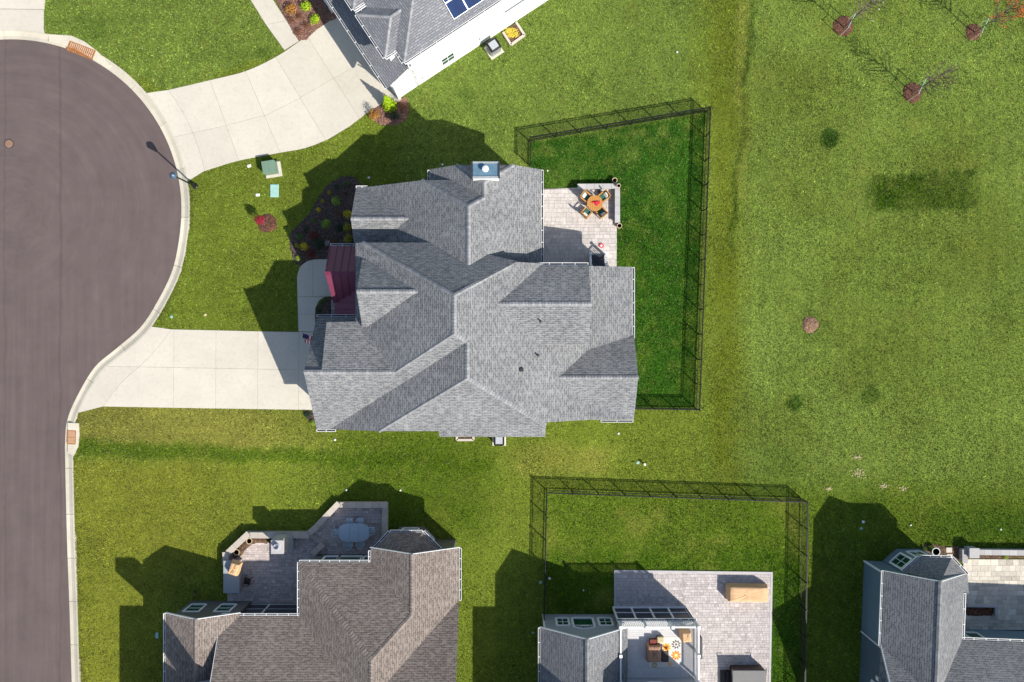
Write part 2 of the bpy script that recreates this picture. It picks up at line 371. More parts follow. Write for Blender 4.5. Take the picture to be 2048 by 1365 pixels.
kb = MB(); kerb_root = bpy.data.objects.new('kerb', None); COL.objects.link(kerb_root); kerb_root['kind'] = 'structure'
prof = [(0.0, -0.13), (0.0, -0.08), (0.24, -0.085), (0.40, -0.035), (0.52, 0.015), (KW, 0.03), (KW, -0.2)]
rails_ = [offset_path(ROAD, d) for d, z in prof]
acc = 0.0; start = 0; seg_len = 3.05; i0 = 0
def kerb_piece(i0, i1, tint):
    b = MB(); b.tint = tint; n = len(prof)
    for i in range(i0, i1 + 1):
        sh = 0.012 if i == i0 else (-0.012 if i == i1 else 0.0)
        j = min(i + 1, len(ROAD) - 1); d = (Vector(ROAD[j]) - Vector(ROAD[j - 1])).normalized() * sh
        b.v += [(rails_[q][i][0] + d.x, rails_[q][i][1] + d.y, prof[q][1]) for q in range(n)]
    for i in range(i1 - i0):
        for q in range(n - 1): b.face([i * n + q, (i + 1) * n + q, (i + 1) * n + q + 1, i * n + q + 1])
    b.face(list(range(n))[::-1]); b.face([(i1 - i0) * n + q for q in range(n)])
    o = b.build('kerb_segment', 'kerb_concrete', kerb_root, uv=False)
i = 0
while i < len(ROAD) - 1:
    j = i; acc = 0
    while j < len(ROAD) - 1 and acc < seg_len:
        acc += (Vector(ROAD[j + 1]) - Vector(ROAD[j])).length; j += 1
    if abs(ROAD[i][1]) < 60: kerb_piece(i, j, random.uniform(0.90, 1.06))
    i = j

# ------------------------------------------------------------------ concrete slabs
def slabs(name, cells, z=0.03, t=0.12, mat_='concrete', kind='structure', piece='slab', gap=0.007):
    root = bpy.data.objects.new(name, None); COL.objects.link(root); root['kind'] = kind
    c0 = cells[0][0]; root.location = (c0[0], c0[1], 0)
    for c in cells:
        if len(c) < 3 or abs(area(c)) < 0.03: continue
        NOGRASS.append(c)
        b = MB(); b.tint = random.uniform(0.95, 1.03); q = inset(c, gap); b.prism(q, z - t, z); b.build(piece, mat_, root, uv=False)
        b = MB(); b.poly([(x, y, z - 0.022) for x, y in ccw(c)]); b.build('joint_filler', 'joint_dirt', root, uv=False)
    return root
def cut(poly, lines):
    """successive cuts by lines (pixel pairs); returns the strips in order"""
    out = []; rest = poly
    for a, b_ in lines:
        l = clip(rest, a, b_, 1); r = clip(rest, a, b_, -1)
        if len(l) > 2: out.append(l)
        rest = r
    out.append(rest); return out
px = lambda L: [P2(*p) for p in L]
back = KERB_BACK
def kb_between(p0, p1):
    a = min(range(len(back)), key=lambda i: (back[i][0] - p0[0]) ** 2 + (back[i][1] - p0[1]) ** 2)
    c = min(range(len(back)), key=lambda i: (back[i][0] - p1[0]) ** 2 + (back[i][1] - p1[1]) ** 2)
    return back[a:c + 1] if a < c else back[c:a + 1][::-1]
# main driveway: columns left to right
drive = kb_between(P2(153, 826), P2(303, 651)) + px([(343, 659), (600, 664.5), (662, 665), (662, 821), (600, 820), (206, 813.5)])
arcJ = smooth_path(px([(206, 813.5), (240, 769), (275, 737), (310, 703), (343, 659)]), 0.4)
apron = kb_between(P2(153, 826), P2(303, 651)) + arcJ[::-1]
rest = arcJ + px([(430, 661), (515, 663), (600, 664.5), (662, 665), (662, 821), (600, 820), (400, 817)])
cells = [apron[:len(apron)]]
cols = cut(ccw(rest)[::1], [])
body = rest
strips = []
for x in (347, 431, 515, 597):
    a, c = P2(x, 900), P2(x + 2, 500); L = clip(body, a, c, 1); body = clip(body, a, c, -1); strips.append(L)
strips.append(body)
cells = []
for c in [apron] + strips:
    a, d = P2(100, 731), P2(700, 742); cells += [clip(c, a, d, 1), clip(c, a, d, -1)]
slabs('driveway', cells)
# neighbour's driveway
cen = P2(20, 420)
def arc(r, a0, a1, n=14): return [P2(20 + r * math.cos(math.radians(a0 + (a1 - a0) * i / n)), 420 - r * math.sin(math.radians(a0 + (a1 - a0) * i / n))) for i in range(n + 1)]
inner = kb_between(P2(290, 181), P2(368, 358)); arcO = arc(397, 37.1, 11.3)
apron = inner + arcO[::-1]
top = smooth_path(px([(337, 180.5), (420, 161), (491, 143), (551, 115), (598, 84)]), 0.5); bot = smooth_path(px([(656, 279.5), (610, 297), (561, 306), (478, 322), (440, 333), (409, 343)]), 0.5)
body = arcO[::-1] + top[1:] + px([(645, 52), (690, 22), (806, 203), (766, 206), (734, 227), (700, 253)]) + bot
tl = [((420, 160), (478, 322)), ((491, 142), (561, 307)), ((551, 114), (657, 290)), ((612, 70), (722, 242)), ]
ll = [((346, 275), (451, 252)), ((451, 252), (545, 227)), ((530, 232), (610, 192)), ((600, 196), (680, 150)), ((670, 156), (760, 104))]
cells = []; c_ = body; strips = []
for a, d in tl:
    L = clip(c_, P2(*d), P2(*a), 1); R = clip(c_, P2(*d), P2(*a), -1); strips.append(L); c_ = R
strips.append(c_)
for s_, (a, d) in zip([apron] + strips, [ll[0]] + ll): cells += [clip(s_, P2(*a), P2(*d), 1), clip(s_, P2(*a), P2(*d), -1)]
slabs('neighbour_driveway', cells)
slabs('neighbour_walkway', [px([(478, -36), (523, -36), (546, 0), (501, 0)]), px([(501, 0), (546, 0), (573, 42), (532, 50)]), px([(532, 50), (573, 42), (598, 83), (569, 101)])])
# driveway in the corner of the cul-de-sac
q = kb_between(P2(92, 68), P2(-60, 60)); slabs('corner_driveway', [q + px([(-60, 18), (88, 20), (88, 60)]), px([(-60, -60), (95, -60), (91, 0), (88.5, 19.5), (-60, 17.5)])])
# front walk of the main house
wl = smooth_path(px([(657, 519), (628, 519.5), (611, 525), (599, 537), (594, 556)]), 0.2)
walk = wl + px([(595, 594), (597, 663.5), (631, 664), (630.5, 632), (631, 617), (637.7, 602.5), (647.4, 595.5), (662, 593.6), (700, 593), (700, 519)])
# cut the walk into its panels
upper = wl + px([(595, 594), (700, 593.3), (700, 519)]); lower = px([(595, 594.3), (597, 663.8), (631, 664), (630.5, 632), (631, 617), (637.7, 602.5), (647.4, 595.5), (652, 594.2)])
cells = []
for c in (upper,): cells += [clip(c, P2(626, 700), P2(626, 400), 1), clip(c, P2(626, 700), P2(626, 400), -1)]
cells += [clip(lower, P2(500, 629), P2(700, 629), 1), clip(lower, P2(500, 629), P2(700, 629), -1)]
slabs('front_walk', cells, z=0.034)

# ------------------------------------------------------------------ mulch beds
def bed(name, pts, mat_, z=0.05, seed=1, amp=0.035):
    pts = smooth_path(pts + [pts[0]], 0.25)[:-1]; pts = ccw(pts); NOGRASS.append(pts)
    xs = [p[0] for p in pts]; ys = [p[1] for p in pts]
    bm = bmesh.new(); step = 0.14; vd = {}
    nx = int((max(xs) - min(xs)) / step) + 1; ny = int((max(ys) - min(ys)) / step) + 1
    gx, gy = np.meshgrid(min(xs) + step * np.arange(nx + 1), min(ys) + step * np.arange(ny + 1)); ins = in_poly(gx, gy, pts); dd = dist_path(gx, gy, pts, True)
    def v(i, j):
        if (i, j) not in vd:
            z_ = 0.008 + (z * min(1, dd[j, i] / 0.3) + amp * (random.random() + 0.6 * noise.noise((gx[j, i] * 1.3, gy[j, i] * 1.3, seed)))) * (1 if ins[j, i] else 0)
            vd[(i, j)] = bm.verts.new((gx[j, i] + random.uniform(-.03, .03), gy[j, i] + random.uniform(-.03, .03), z_ if ins[j, i] else -0.03))
        return vd[(i, j)]
    for j in range(ny):
        for i in range(nx):
            if ins[j:j + 2, i:i + 2].sum() >= 2: bm.faces.new([v(i, j), v(i + 1, j), v(i + 1, j + 1), v(i, j + 1)])
    bmesh.ops.triangulate(bm, faces=bm.faces)
    me = bpy.data.meshes.new(name); bm.to_mesh(me); bm.free(); me.materials.append(M[mat_]); o = bpy.data.objects.new(name, me); COL.objects.link(o); o['kind'] = 'structure'
    return o
z8 = lambda x, y: P2(560 + x / 6.825, 340 + y / 6.825)
bed('mulch_bed', [z8(*p) for p in [(140, 870), (260, 735), (400, 600), (455, 500), (590, 290), (700, 170), (830, 105), (950, 90), (1060, 140), (1120, 240), (1180, 600), (1180, 1100), (1000, 1225), (650, 1225), (440, 1232), (300, 1300), (245, 1310), (190, 1230), (150, 1100), (128, 960)]], 'mulch_black')
bed('mulch_bed', px([(631.5, 631), (632, 617), (638.5, 604), (648, 596.5), (660, 595), (690, 596), (692, 640), (660, 645), (632, 645)]), 'mulch_black', seed=3)
bed('mulch_bed', px([(604, 824), (618, 824), (640, 826), (645, 850), (632, 852), (622, 846), (612, 835)]), 'mulch_black', seed=4)
bed('mulch_bed', px([(547, -8), (598, 82), (645, 51), (680, 30), (655, -20), (600, -40)]), 'mulch_red', seed=5)
bed('mulch_bed', px([(736, 229), (762, 207), (797, 199), (812, 196), (816, 210), (815, 232), (804, 246), (784, 251), (762, 250), (747, 240)]), 'mulch_red', seed=6)
def mulch_ring(x, y, r, mat_='mulch_ring', seed=0): return bed('mulch_ring', [(P2(x, y)[0] + r * (1 + 0.06 * math.sin(3 * a + seed)) * math.cos(a), P2(x, y)[1] + r * (1 + 0.06 * math.sin(3 * a + seed)) * math.sin(a)) for a in [k * math.pi / 8 for k in range(16)]], mat_, z=0.10, seed=seed)
mulch_ring(1686, 53, 0.74, seed=11); mulch_ring(1824.5, 186, 0.72, seed=12); mulch_ring(1946.5, 64.5, 0.60, seed=13); mulch_ring(1620, 650, 0.62, 'old_mulch', 14); mulch_ring(534, 447, 0.70, seed=15)
bed('mulch_bed', px([(1845, 1090), (1860, 1091), (1905, 1093), (1918, 1094), (1918, 1122), (1905, 1135), (1845, 1125)]), 'soil', seed=16)

# ------------------------------------------------------------------ storm drains, manhole
for q in ([(97, 69), (143, 72), (170, 84), (195, 103), (222, 131), (212, 136), (185, 118), (150, 98), (98, 84)], [(136, 846), (158, 847), (159, 870), (157, 893), (148, 912), (136, 906)]):
    q = ccw(px(q)); NOGRASS.append(q); b = MB(); b.tint = 1.02; b.prism(q, -.2, .036); o = b.build('inlet_apron', 'kerb_concrete', uv=False); o['kind'] = 'structure'
def grate(x, y, w, l, rz, label, nb):
    p = P(x, y, -0.02); r = thing('storm_drain', label, 'drain grate', (p.x, p.y, -0.02), rz, 'storm drains in the kerb')
    b = MB(); 
    for sx, sy, ww, ll in ((0, l / 2, w, .06), (0, -l / 2, w, .06), (w / 2, 0, .06, l), (-w / 2, 0, .06, l)): b.box(sx, sy, -0.02, ww, ll, 0.066)
    b.build('frame', 'rust', r, local=True)
    b = MB(); b.box(0, 0, -0.03, w - .06, l - .06, 0.03); b.build('pit', 'rust_dark', r, local=True)
    for i in range(nb):
        b = MB(); b.box(-w / 2 + (i + 0.5) * w / nb, 0, 0.01, w / nb * 0.66, l - 0.05, 0.06); b.build('bar', 'rust', r, local=True)
    b = MB(); b.box(0, 0, 0.0, w - .05, 0.05, 0.058); b.build('cross_bar', 'rust', r, local=True)
grate(163, 101.5, 1.95, 0.66, math.radians(-21), 'long rusty orange storm drain grate in the curved kerb', 14)
grate(144, 875, 0.56, 0.95, math.radians(-2), 'short rusty storm drain grate beside the straight kerb', 8)
p = P(18, 288, -0.1); r = thing('manhole_cover', 'round copper brown manhole cover in the cul-de-sac asphalt', 'manhole cover', (p.x, p.y, -0.10))
b = MB(); b.lathe([(0.34, -0.02), (0.34, 0.012), (0.29, 0.012), (0.29, 0.006)], n=28); b.build('ring', 'dark_metal', r, local=True)
b = MB(); b.lathe([(0.285, -0.02), (0.285, 0.01), (0.2, 0.018), (0.0, 0.018)], n=24)
for a in range(5): b.box(0, (a - 2) * 0.09, 0.01, 0.34, 0.035, 0.03)
b.build('cover', 'copper', r, local=True)

# ------------------------------------------------------------------ house building kit
def mapped(T, b):
    b.v = [T(*p) for p in b.v]; return b
ID = lambda x, y, z: (x, y, z)
def rot_frame(ox, oy, ang):
    c, s_ = math.cos(ang), math.sin(ang)
    return lambda x, y, z: (ox + c * x - s_ * y, oy + s_ * x + c * y, z)
class House:
    def __init__(s, name, label, loc, roof, cap, wall, T=ID):
        s.root = thing(name, label, 'house', (loc[0], loc[1], 0)); s.roof = roof; s.cap = cap; s.wall = wall; s.T = T
    def slope(s, pts, plane=None, t=0.13, mat_=None):
        q = [(p[0], p[1], plane(p[0], p[1])) if plane else p for p in pts]
        b = MB(); b.slab(q, t); mapped(s.T, b); return b.build('roof_slope', mat_ or s.roof, s.root)
    def walls(s, pts, z0, z1, mat_=None):
        b = MB(); b.prism(pts, z0, z1); mapped(s.T, b); return b.build('wall', mat_ or s.wall, s.root)
    def rect(s, x0, x1, y0, y1, z1, z0=-0.1, mat_=None, foot=True):
        q = [(x0, y0), (x1, y0), (x1, y1), (x0, y1)]
        if foot: NOGRASS.append([s.T(a, c, 0)[:2] for a, c in q])
        return s.walls(q, z0, z1, mat_)
    def profile(s, axis, prof, a0, a1, mat_=None):
        """wall solid: outline prof (across, z) extruded along axis from a0 to a1"""
        b = MB(); k = len(prof)
        if axis == 'y': b.v = [(u, a0, z) for u, z in prof] + [(u, a1, z) for u, z in prof]
        else: b.v = [(a0, u, z) for u, z in prof] + [(a1, u, z) for u, z in prof]
        b.face(list(range(k))); b.face(list(range(2 * k - 1, k - 1, -1)))
        for i in range(k): b.face([i, (i + 1) % k, k + (i + 1) % k, k + i])
        mapped(s.T, b); return b.build('wall', mat_ or s.wall, s.root)
    def caps(s, p, q, w=0.26, up=0.008):
        """row of ridge cap shingles from p to q (3-D)"""
        p, q = Vector(p), Vector(q); d = q - p; L = d.length; d.normalize(); side = d.cross(Vector((0, 0, 1))).normalized()
        n = max(1, int(L / 0.20)); b = MB()
        for i in range(n):
            a = p + d * (i * L / n); c = p + d * ((i + 1) * L / n + 0.03); b.tint = random.uniform(0.82, 1.22)
            u0, u1 = 0.035, 0.012
            pts = []
            for pt, uu in ((a, u0), (c, u1)):
                pts.append([pt - side * w / 2 + Vector((0, 0, up + uu - 0.075)), pt + Vector((0, 0, up + uu)), pt + side * w / 2 + Vector((0, 0, up + uu - 0.075))])
            k = len(b.v); b.v += [tuple(x) for x in pts[0] + pts[1]]
            b.face([k, k + 1, k + 4, k + 3]); b.face([k + 1, k + 2, k + 5, k + 4]); b.face([k, k + 2, k + 1])
        mapped(s.T, b); o = b.build('ridge_cap', s.cap, s.root, uv=False, fix=False); o['kind'] = 'stuff'
    def gutter(s, p, q, out, hang=0.75):
        """half-open gutter along p->q; out = horizontal direction away from the roof"""
        p, q, o = Vector(p), Vector(q), Vector((out[0], out[1], 0)).normalized(); b = MB(); z = Vector((0, 0, 1)); w = 0.13
        b.cur = 0; b.beam(p + o * w - z * 0.11, q + o * w - z * 0.11, 0.026, 0.12); b.beam(p + o * 0.01 - z * 0.11, q + o * 0.01 - z * 0.11, 0.02, 0.10)
        n = max(2, int((q - p).length / hang))
        for i in range(n + 1):
            a = p.lerp(q, i / n); b.beam(a - z * 0.02, a + o * w - z * 0.02, 0.035, 0.025)
        b.cur = 1; b.beam(p + o * w / 2 - z * 0.11, q + o * w / 2 - z * 0.11, w, 0.015)
        mapped(s.T, b); b.build('gutter', ['white_paint', 'gutter_dark'], s.root, uv=False)
    def gable(s, ax, a0, a1, e0, e1, ze, pitch, over=0.3, wall=True, rw=True, wz0=-0.1, ends=(1, 1), gut=(0, 0), zr=None, mat_=None, wmat=None, foot=True, wa=None, rake=True):
        """gable wing: ridge runs along ax from a0 to a1, eaves at e0 < e1"""
        m = (e0 + e1) / 2; zr = ze + pitch * (e1 - e0) / 2
        def Q(a, e, z): return (a, e, z) if ax == 'x' else (e, a, z)
        s.slope([Q(a0, e0, ze), Q(a1, e0, ze), Q(a1, m, zr), Q(a0, m, zr)], mat_=mat_); s.slope([Q(a0, m, zr), Q(a1, m, zr), Q(a1, e1, ze), Q(a0, e1, ze)], mat_=mat_)
        s.caps(Q(a0, m, zr), Q(a1, m, zr))
        if wall:
            w0, w1 = e0 + over, e1 - over; zt = ze + pitch * over - 0.14
            pr = [(w0, wz0), (w1, wz0), (w1, zt), (m, zr - 0.15), (w0, zt)]
            b0, b1 = (a0 + over * ends[0], a1 - over * ends[1]) if wa is None else wa
            s.profile('x' if ax == 'x' else 'y', pr, b0, b1, wmat)
            if foot: NOGRASS.append([s.T(*Q(a, e, 0))[:2] for a, e in ((b0, w0), (b1, w0), (b1, w1), (b0, w1))])
        for i, e in ((0, e0), (1, e1)):
            if gut[i]: o = -1 if i == 0 else 1; s.gutter(Q(a0 + 0.02, e, ze), Q(a1 - 0.02, e, ze), Q(0, o, 0)[:2])
        for a, en in ((a0, ends[0]), (a1, ends[1])):           # white rake boards
            if en and rake:
                b = MB(); sgn = -1 if a == a0 else 1
                for ee in (e0, e1): b.beam(Q(a + sgn * 0.015, ee, ze - 0.17), Q(a + sgn * 0.015, m, zr - 0.17), 0.03, 0.16)
                mapped(s.T, b); b.build('rake_board', 'white_trim', s.root, uv=False)
        return zr
    def window(s, c, d, w, h, sill, glass='glass_dark', bars=(1, 1), out=None, trim=0.11, arch=False):
        """window on a wall: c = (x, y) of its middle on the wall face, d = unit vector along the wall, out = outward normal"""
        d = Vector((d[0], d[1], 0)).normalized(); o = Vector((out[0], out[1], 0)).normalized(); z = Vector((0, 0, 1)); c = Vector((c[0], c[1], 0))
        def fr(b, u0, u1, v0, v1, th, back=0.02):
            pts = []
            for vv in (v0, v1):
                for uu, tt in ((u0, -back), (u1, -back), (u1, th), (u0, th)): pts.append(c + d * uu + z * vv + o * tt)
            b.hexa(pts)
        b = MB(); t = trim
        fr(b, -w / 2 - t, -w / 2, sill - t, sill + h + t, 0.06); fr(b, w / 2, w / 2 + t, sill - t, sill + h + t, 0.06)
        fr(b, -w / 2, w / 2, sill - t, sill, 0.085); fr(b, -w / 2, w / 2, sill + h, sill + h + t, 0.06)
        mapped(s.T, b); f = b.build('window', 'white_trim', s.root, uv=False)
        b = MB(); fr(b, -w / 2, w / 2, sill, sill + h, 0.015); mapped(s.T, b); b.build('pane', glass, f, uv=False)
        b = MB()
        for i in range(1, bars[0]): u = -w / 2 + w * i / bars[0]; fr(b, u - 0.02, u + 0.02, sill, sill + h, 0.035)
        for i in range(1, bars[1]): v = sill + h * i / bars[1]; fr(b, -w / 2, w / 2, v - 0.025, v + 0.025, 0.037)
        if b.v: mapped(s.T, b); b.build('glazing_bar', 'white_trim', f, uv=False)
        return f
    def bar(s, name, p, q, w, h, mat_='white_trim'):
        b = MB(); b.beam(p, q, w, h); mapped(s.T, b); return b.build(name, mat_, s.root, uv=False)

# ------------------------------------------------------------------ the main house
mh = House('main_house', 'large grey shingled house with burgundy porch roof beside the cul-de-sac', (-2, 1), 'shingle_grey', 'cap_grey', 'siding_cream')
E = lambda x, y: 4.5 + 0.569 * (5.0 - x)
EL_ = lambda x, y: 3.9 + 0.2 * (8.02 - x)
WM = lambda x, y: 5.85 + 0.525 * (x + 10.05)
NM = lambda x, y: 6.1 + 0.9 * (6.3 - y)
SM = lambda x, y: 7.3 + 0.84 * (y + 1.94)
WS = lambda x, y: 4.0 + 0.52 * (x + 12.1)
SS = lambda x, y: 8.885 + 0.86 * (y + 2.24)
GN = lambda x, y: 7.3 - 0.43 * (y + 1.94)
GL = lambda x, y: 7.3 - 0.93 * (y + 1.94)
EN = lambda x, y: 4.85 + 0.59 * (1.89 - x)
WN = lambda x, y: 7.558 + 0.587 * (x + 2.70)
WB = lambda x, y: 6.992 + 0.59 * (x + 1.74)
NB = lambda x, y: 5.9 + 0.82 * (11.3 - y)
NW = lambda x, y: 5.74 + 0.92 * (10.36 - y)
v3 = lambda f, x, y: (x, y, f(x, y))
mh.slope([(-3.456, 2.733), (-3.456, .453), (-2.706, -.053), (-2.706, -2.24), (2.15, -5.40), (2.15, -5.2), (5.0, -5.2), (5.0, 4.95), (0.3, 4.95)], E)
mh.slope([(5.0, -5.2), (8.02, -5.2), (8.02, 4.95), (5.0, 4.95)], EL_)
mh.slope([(-10.05, -0.6), (-7.288, -1.94), (-3.456, .453), (-3.456, 2.733), (-9.57, 6.3), (-10.05, 6.3)], WM)
mh.slope([(-9.57, 6.3), (-3.456, 2.733), (0.3, 4.95), (0.3, 5.0), (-4.9, 6.3)], NM)
mh.slope([(-13.0, -5.87), (-12.1, -5.87), (-2.706, -.053), (-3.456, .453), (-7.288, -1.94), (-13.0, -1.94)], SM)
mh.slope([(-12.1, -5.87), (-8.57, -5.8), (-2.706, -2.24), (-2.706, -.053)], WS)
mh.slope([(-8.57, -5.8), (-4.7, -5.8), (-4.7, -6.2), (2.15, -6.2), (2.15, -5.40), (-2.706, -2.24)], SS)
mh.slope([(-11.9, -1.94), (-7.288, -1.94), (-9.8, 1.25), (-11.9, 1.2)], GN)
mh.slope([(-13.0, -1.94), (-9.8, -1.94), (-9.8, 1.6), (-13.0, 1.6)], GL)
b = MB(); b.prism([(-11.86, -1.8), (-9.8, -1.8), (-9.8, 1.15), (-11.86, 1.15)], 4.0, 5.7); 
mh.profile('x', [(-1.94, 7.1), (1.15, 4.2), (1.15, 5.78), (-1.9, 7.13)], -11.82, -9.7)
mh.slope([(1.89, 4.7), (1.89, 11.25), (0.11, 11.3), (-1.74, 9.97), (-1.74, 9.0), (-2.70, 8.38), (-2.70, 4.6)], EN)
mh.slope([(-2.70, 8.38), (-5.82, 10.36), (-9.8, 10.37), (-9.8, 5.2), (-2.70, 4.5)], WN)
mh.slope([(-5.82, 10.36), (-2.70, 8.38), (-1.0, 9.45), (-1.0, 10.3), (-3.6, 10.36)], NW)
mh.slope([(-1.74, 9.97), (-3.59, 11.3), (-5.37, 11.25), (-5.37, 8.8), (-1.74, 8.8)], WB)
mh.slope([(0.11, 11.3), (-1.74, 9.97), (-3.59, 11.3)], NB)
for f, a, c in ((E, (-3.456, 2.733), (-3.456, .453)), (E, (-3.456, .453), (-2.706, -.053)), (E, (-2.706, -.053), (-2.706, -2.24)), (E, (-2.706, -2.24), (2.15, -5.4)),
                (WS, (-2.706, -2.24), (-8.57, -5.8)), (WM, (-3.456, .453), (-7.288, -1.94)), (WM, (-3.456, 2.733), (-9.57, 6.3)), (E, (-3.456, 2.733), (-0.1, 4.72)), (SM, (-13.0, -1.94), (-7.288, -1.94)),
                (EN, (-2.70, 8.38), (-2.70, 4.75)), (EN, (-2.70, 8.38), (-1.74, 9.0)), (WN, (-2.70, 8.38), (-5.82, 10.36)), (EN, (-1.74, 9.0), (-1.74, 9.97)), (EN, (-1.74, 9.97), (0.11, 11.3)), (WB, (-1.74, 9.97), (-3.59, 11.3))):
    mh.caps(v3(f, *a), v3(f, *c))
mh.gable('x', -10.5, -6.4, 5.64, 10.3, 3.4, 0.76, ends=(1, 0), over=0.3, foot=False, rake=False)                  # north-west front gable
mh.gable('x', -9.55, -5.7, 0.89, 5.19, 6.28, 0.84, ends=(1, 0), over=0.25, wz0=5.6, foot=False, rake=False)       # front dormer gable
mh.gable('x', -1.0, 4.9, -0.24, 4.84, 6.29, 0.614, ends=(0, 1), over=0.3, wz0=-0.1, foot=False, rake=False, wa=(1.0, 4.6))        # east dormer
mh.gable('x', 2.9, 8.15, -5.27, 0.56, 3.77, 0.635, ends=(0, 1), over=0.3, foot=False, rake=False)                  # south-east gable
# walls
mh.profile('x', [(-5.55, -0.1), (1.3, -0.1), (1.3, 4.1), (-1.94, 7.1), (-5.55, 4.1)], -12.7, -9.0); mh.rect(-9.5, 1.87, -5.44, 4.6, 3.9); mh.rect(1.85, 4.67, -4.86, 4.57, 3.9); mh.rect(-9.75, -4.0, 0.2, 6.0, 5.72)
mh.profile('y', [(-11.8, -0.1), (-11.8, 3.98), (-8.5, 5.7), (1.9, 5.72), (1.9, -0.1)], -5.5, -4.95); mh.profile('y', [(1.8, -0.1), (1.8, 5.9), (4.9, 4.3), (7.7, 3.7), (7.7, -0.1)], -4.92, -4.7); mh.rect(-4.4, 1.9, -5.9, -5.4, 5.7, foot=False)
mh.rect(4.7, 7.7, -4.9, 4.6, 3.75); mh.rect(-9.47, 1.57, 4.0, 10.02, 3.25); NOGRASS.append([(-12.7, -5.5), (-9, -5.5), (-9, 1.3), (-12.7, 1.3)])
mh.profile('y', [(-9.5, -0.1), (-9.5, 3.3), (-5.8, 5.55), (0.0, 5.55), (1.58, 4.85), (1.58, -0.1)], 9.6, 10.05); mh.profile('y', [(-5.1, -0.1), (-5.1, 4.75), (-3.5, 5.7), (0.1, 5.7), (1.6, 4.8), (1.6, -0.1)], 10.0, 11.0)
mh.rect(-5.07, 1.55, 9.5, 10.97, 3.2)
# gutters
mh.gutter((1.92, 11.2, 4.82), (1.92, 4.9, 4.82), (1, 0)); mh.gutter((8.05, 4.9, 3.88), (8.05, 0.2, 3.88), (1, 0)); mh.gutter((4.85, 4.86, 6.25), (1.55, 4.86, 6.25), (0, 1))
mh.gutter((-13.0, 1.62, 3.98), (-10.1, 1.62, 3.98), (0, 1)); mh.gutter((-13.0, -5.9, 3.97), (-11.75, -5.9, 3.97), (0, -1)); mh.gutter((5.95, -5.30, 3.74), (8.1, -5.30, 3.74), (0, -1)); mh.gutter((-10.5, 10.32, 3.37), (-9.72, 10.32, 3.37), (0, 1)); mh.gutter((-5.4, 11.2, 4.80), (-5.4, 10.45, 4.80), (-1, 0))
# burgundy standing seam porch roof
PN = lambda x, y: 3.3 + 0.74 * (6.41 - y); PS = lambda x, y: 4.75 - 0.74 * (4.45 - y); PW = lambda x, y: 3.3 + 0.42 * (x + 12.0)
mh.slope([(-12.3, 4.45), (-9.8, 4.45), (-9.8, 6.41), (-12.3, 6.41)], PN, 0.08, 'burgundy'); mh.slope([(-12.0, 2.6), (-9.8, 2.9), (-9.8, 4.45), (-12.3, 4.45)], PS, 0.08, 'burgundy'); mh.slope([(-12.0, 1.62), (-9.8, 1.62), (-9.8, 3.8), (-12.0, 2.7)], PW, 0.08, 'burgundy')
def seam(p, q, w=0.035, h=0.05): mh.bar('roof_seam', p, q, w, h, 'burgundy')
for i in range(6):
    x = -12.25 + i * 0.47; seam(v3(PN, x, 6.40), v3(PN, x, 4.47)); y1 = 2.52 + (0.6 * max(0, x + 12.0)) * 0.5; x2 = max(x, -12.0); seam(v3(PS, x, 4.43), v3(PS, x2, max(y1, 2.65)))
seam((-12.3, 4.45, 4.76), (-9.8, 4.45, 4.76), 0.22, 0.04)
for i in range(4): y = 1.7 + i * 0.44; seam(v3(PW, -11.98, y), v3(PW, -9.8, y))
mh.gutter((-12.25, 6.43, 3.28), (-9.85, 6.43, 3.28), (0, 1)); mh.gutter((-12.02, 1.65, 3.28), (-12.02, 2.75, 3.28), (-1, 0))
for x, y in ((-12.1, 6.2), (-12.1, 3.3)): 
    b = MB(); b.box(x, y, 0, 0.25, 0.25, 3.35); b.build('porch_post', 'white_trim', mh.root)
mh.profile('x', [(2.9, 3.3), (6.1, 3.3), (4.45, 4.6)], -12.15, -12.05, 'burgundy')
# roof vents
for ix, iy, zz, rr in ((1083, 645, 6.6, 0.055), (1078, 713, 6.5, 0.055)):
    p = P(ix, iy, zz + 0.3); z0 = max(E(p.x, p.y), min(7.85 - 0.614 * (2.3 - p.y), 7.8) if p.y > -0.2 and p.x < 4.8 else 0); v = MB(); v.lathe([(0.13, -0.1), (0.12, 0.06), (rr, 0.08), (rr, 0.42), (rr * .6, 0.42)], (p.x, p.y, z0), 12); v.build('vent_pipe', 'tub_grey', mh.root, smooth=False)
p = P(1043, 740, 7.0); z0 = E(p.x, p.y); v = MB(); v.box(p.x, p.y, z0 - 0.1, 0.26, 0.24, z0 + 0.16); v.build('roof_vent', 'dark_metal', mh.root, bevel=0.03)
# chimney
cx0, cx1, cy0, cy1, cz = -2.45, -0.82, 10.15, 11.02, 7.75
b = MB(); b.box((cx0 + cx1) / 2, (cy0 + cy1) / 2, 0, cx1 - cx0, cy1 - cy0, cz); ch = b.build('chimney', 'siding_white', mh.root)
b = MB(); b.box((cx0 + cx1) / 2, (cy0 + cy1) / 2, cz, cx1 - cx0 - .1, cy1 - cy0 - .1, cz + 0.03); b.build('chase_cover', 'chase_metal', ch)
for x in (cx0 - .02, cx1 + .02): b = MB(); b.box(x, (cy0 + cy1) / 2, cz - .12, 0.09, cy1 - cy0 + .14, cz + 0.10); b.build('rim', 'dark_metal', ch)
for y in (cy1 + .02, cy0 - .02): b = MB(); b.box((cx0 + cx1) / 2, y, cz - .13, cx1 - cx0 - .05, 0.09, cz + 0.09); b.build('rim', 'ac_grey', ch)
b = MB(); b.lathe([(0.13, 0), (0.13, 0.28), (0.2, 0.3), (0.2, 0.36), (0.05, 0.42)], ((cx0 + cx1) / 2, (cy0 + cy1) / 2, cz), 18); b.build('flue_cap', 'white_paint', ch)
